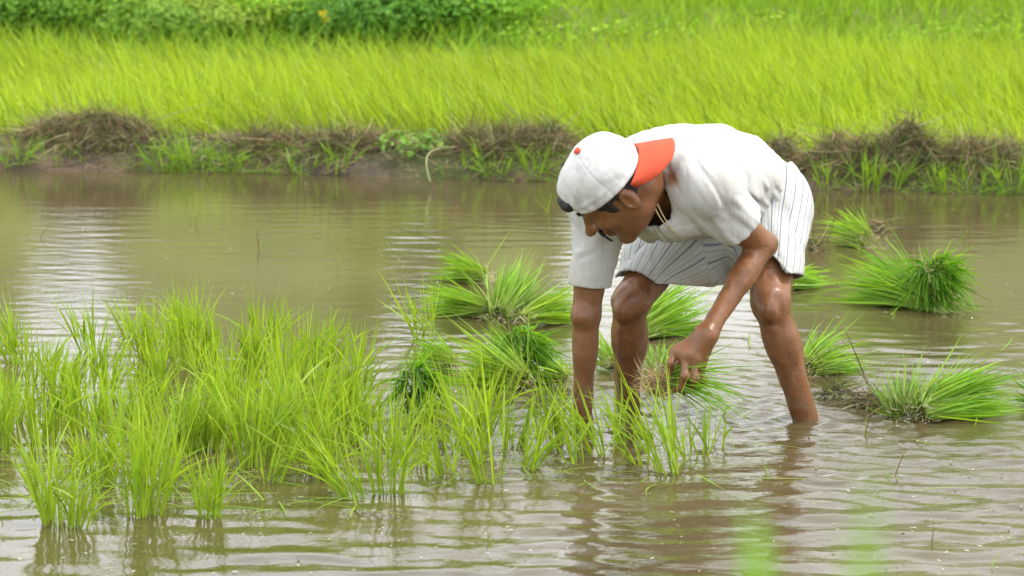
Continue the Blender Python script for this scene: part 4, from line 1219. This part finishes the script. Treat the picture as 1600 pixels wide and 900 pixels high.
# lone shoots and specks on the open water
LONE = [(60, 372), (147, 360), (182, 462), (297, 350), (405, 392), (528, 410), (570, 352), (610, 392), (440, 330), (230, 310), (860, 330), (1512, 372), (1482, 340), (1330, 330), (1388, 352), (1144, 700), (1350, 680), (1200, 744), (902, 830), (1060, 850), (1452, 850), (1555, 890), (1395, 745)]
for far, k, (px, py) in [(f, k, q) for f in (1, 0) for k, q in enumerate(sorted(q for q in LONE if (q[1] < 480) == bool(f)))]:
    n = int(rng.integers(1, 4))
    d = np.stack([rng.normal(0, .25, n), rng.normal(0, .2, n), np.ones(n)], -1); L = rng.uniform(.04, .10, n)
    c = np.where(rng.random((n, 1)) < .6, tints(n, (4, 3, .5, 1)), np.array([[.16, .10, .05]]))
    V, Fq, C = blade_arrays(rng.normal(0, .006, (n, 3)) * [1, 1, 0] - [0, 0, .01], d, L, .0028, d * L[:, None] * [.4, .4, -.1], c, 5)
    tag(link('lone_shoot', mesh('lone_shoot', V, Fq, M_leaf, cols=C), loc=G(px, py)), 'tiny lone shoot in the %s open water, %s from the left' % ('far' if far else 'near', ORD[k]), 'shoot', 'lone shoots in open water')
n = 900
px = rng.uniform(-20, 1620, n); py = 275 + 620 * rng.random(n) ** .8
base = np.stack([G(a, b, .004) for a, b in zip(px, py)])
d = np.stack([rng.normal(0, 1, n), rng.normal(0, 1, n), rng.uniform(0, .25, n)], -1); L = rng.uniform(.003, .014, n)
side = unit(np.cross(unit(d), [0, 0, 1.0]) + rng.normal(0, .1, (n, 3)))
c = np.array([[.45, .42, .36], [.16, .10, .06], [.22, .30, .06], [.50, .48, .42]])[rng.integers(0, 4, n)]
V, Fq, C = blade_arrays(base, d, L, rng.uniform(.002, .006, n), np.zeros((n, 3)), c, 4, side=side, base_pale=0)
tag(link('floating_specks', mesh('floating_specks', V, Fq, M_straw, cols=C)), 'tiny scraps of straw and foam on the water', 'scraps', None, 'stuff')

# ================================================================== tall grass close to the camera, out of focus
def near_grass(x, y, leaves, lab):
    g0 = np.array([x, y, float(ground_z(np.array(x), np.array(y)))])
    root = empty('tall_grass', g0, lab, 'grass', 'tall grass on the near bank')
    def leaf(name, a, b, wd, rings):
        v = b - a; Ln = np.linalg.norm(v); d0 = unit(v + np.array([.02, -.03, .02]) * Ln / .1)
        V, Fq, C = blade_arrays((a - g0)[None], d0[None], Ln, wd, (v - d0 * Ln)[None], np.array([[.22, .45, .05]]), rings, side=np.array([[1.0, .15, 0]]), base_pale=.05)
        link(name, mesh(name, V, Fq, M_leaf, cols=C), root)
    top = P(*leaves[0][0])
    leaf('stem', g0, top + unit(top - g0) * .04, .006, 10)
    for a, b, wd in leaves: leaf('leaf', P(*a), P(*b), wd, 10)
near_grass(.066, .97, [((1172, 1010, .97), (1168, 775, .98), .0085), ((1186, 1000, .96), (1192, 815, .95), .0045), ((1160, 1040, .97), (1080, 960, 1.0), .007)], 'blurred green grass leaf at the bottom edge, close to the camera')
near_grass(.092, .90, [((1340, 1010, .90), (1352, 690, .89), .0040), ((1335, 1020, .90), (1318, 790, .88), .0032), ((1350, 1020, .9), (1430, 950, .9), .006)], 'fainter blurred grass leaves right of the other blurred leaf')

# ================================================================== trees beyond the fields and an unseen hillside added for the pond's reflections
def bark_mat():
    m, n, b = new_mat('bark'); g = N(n, 'ShaderNodeNewGeometry'); f = noise(n, 6, 6, g.outputs['Position'])
    n.links.new(mixrgb(n, (.06, .045, .03), (.16, .12, .08), f), b.inputs['Base Color']); b.inputs['Roughness'].default_value = .9
    bump(n, b, f, 1, .05); return m
M_bark = bark_mat()
M_hill = soil_mat('hill_grass', (.09, .125, .035), (.26, .30, .055), (.17, .19, .07), sc=.8)
RIDGE = np.array([(-60, 10), (-12, 9.6), (-7.2, 9.0), (-6.3, 6.0), (-5.4, 5.6), (-4.4, 8.6), (-2.2, 9.4), (-1.6, 6.4), (-1.1, 6.4), (-.6, 8.2), (.2, 8.2), (.9, 4.4), (3.1, 4.4), (3.9, 9.0), (6, 10.2), (7.6, 8.6), (8.6, 8.2), (11, 10), (60, 10)])  # added hillside
def hill_z(X, Y):
    h = np.interp(X, RIDGE[:, 0], RIDGE[:, 1])
    t = np.clip((Y - 33) / 12.0, 0, 1); t2 = np.clip((70 - Y) / 25.0, 0, 1)
    z = h * np.minimum(t ** 1.1, t2)
    return z - .15 + (.9 * fbm(np.stack([X * .55, Y * .35, X * 0 + 4], -1), 4)) * np.minimum(t, t2)
V, Fq = sheet(np.concatenate([np.linspace(-60, -14, 24)[:-1], np.linspace(-14, 14, 220), np.linspace(14, 60, 24)[1:]]), np.linspace(33, 70, 70), hill_z)
tag(link('hill', mesh('hill', V, Fq, M_hill)), 'unseen grassy hillside added beyond the fields to be mirrored in the pond', None, None, 'structure')
TREES = [(-13.5, 44, 5, 2.6, 'tree at the left end of the hillside beyond the fields'), (-9.3, 43, 4.5, 2.0, 'tree left of the dip in the hillside beyond the fields'),
         (10.0, 45, 5, 2.2, 'tree at the right of the hillside beyond the fields'), (15.5, 45, 5.5, 2.8, 'tree at the right end of the hillside beyond the fields')]
for q, (x, y, H, R, lab) in enumerate(TREES):
    root = empty('tree', (x, y, float(hill_z(np.array(float(x)), np.array(float(y)))) - .1), lab, 'tree', 'trees on the hillside')
    r = np.random.default_rng(q + 60)
    parts = []
    tp = bez([(0, 0, -.2), (.1, 0, H * .2), (-.2, .1, H * .45), (.1, 0, H * .75)], 10); parts.append(tube(tp, np.linspace(.28, .07, 10), 8))
    for k in range(7):
        a = r.uniform(0, 6.28); h0 = H * r.uniform(.25, .6); e = np.array([math.cos(a) * R * .8, math.sin(a) * R * .8, h0 + H * r.uniform(.1, .3)])
        parts.append(tube(bez([(0, 0, h0), (e[0] * .3, e[1] * .3, h0 + .4), (e[0] * .7, e[1] * .7, e[2] - .2), e], 8), np.linspace(.11, .03, 8), 6))
    Vs, Fs, o = [], [], 0
    for v, f in parts: Vs.append(v); Fs.append(f + o); o += len(v)
    link('trunk', mesh('trunk', np.concatenate(Vs), np.concatenate(Fs), M_bark), root)
    lob = []
    for k in range(13):
        a = r.uniform(0, 6.28); rr = R * r.uniform(.15, .8); hz = H * (.14 + .74 * (k + r.random()) / 13)
        v, f, c = leafy(700, R * .50, R * .95, .30, (.16, .24, .03), (.34, .44, .06), 1.6, q * 20 + k)
        lob.append((v + [math.cos(a) * rr, math.sin(a) * rr, hz - R * .4], f, c))
    V, Fq, C = cat_arrays(lob)
    tag(link('crown', mesh('crown', V, Fq, M_weed, False, C), root), kind='stuff')
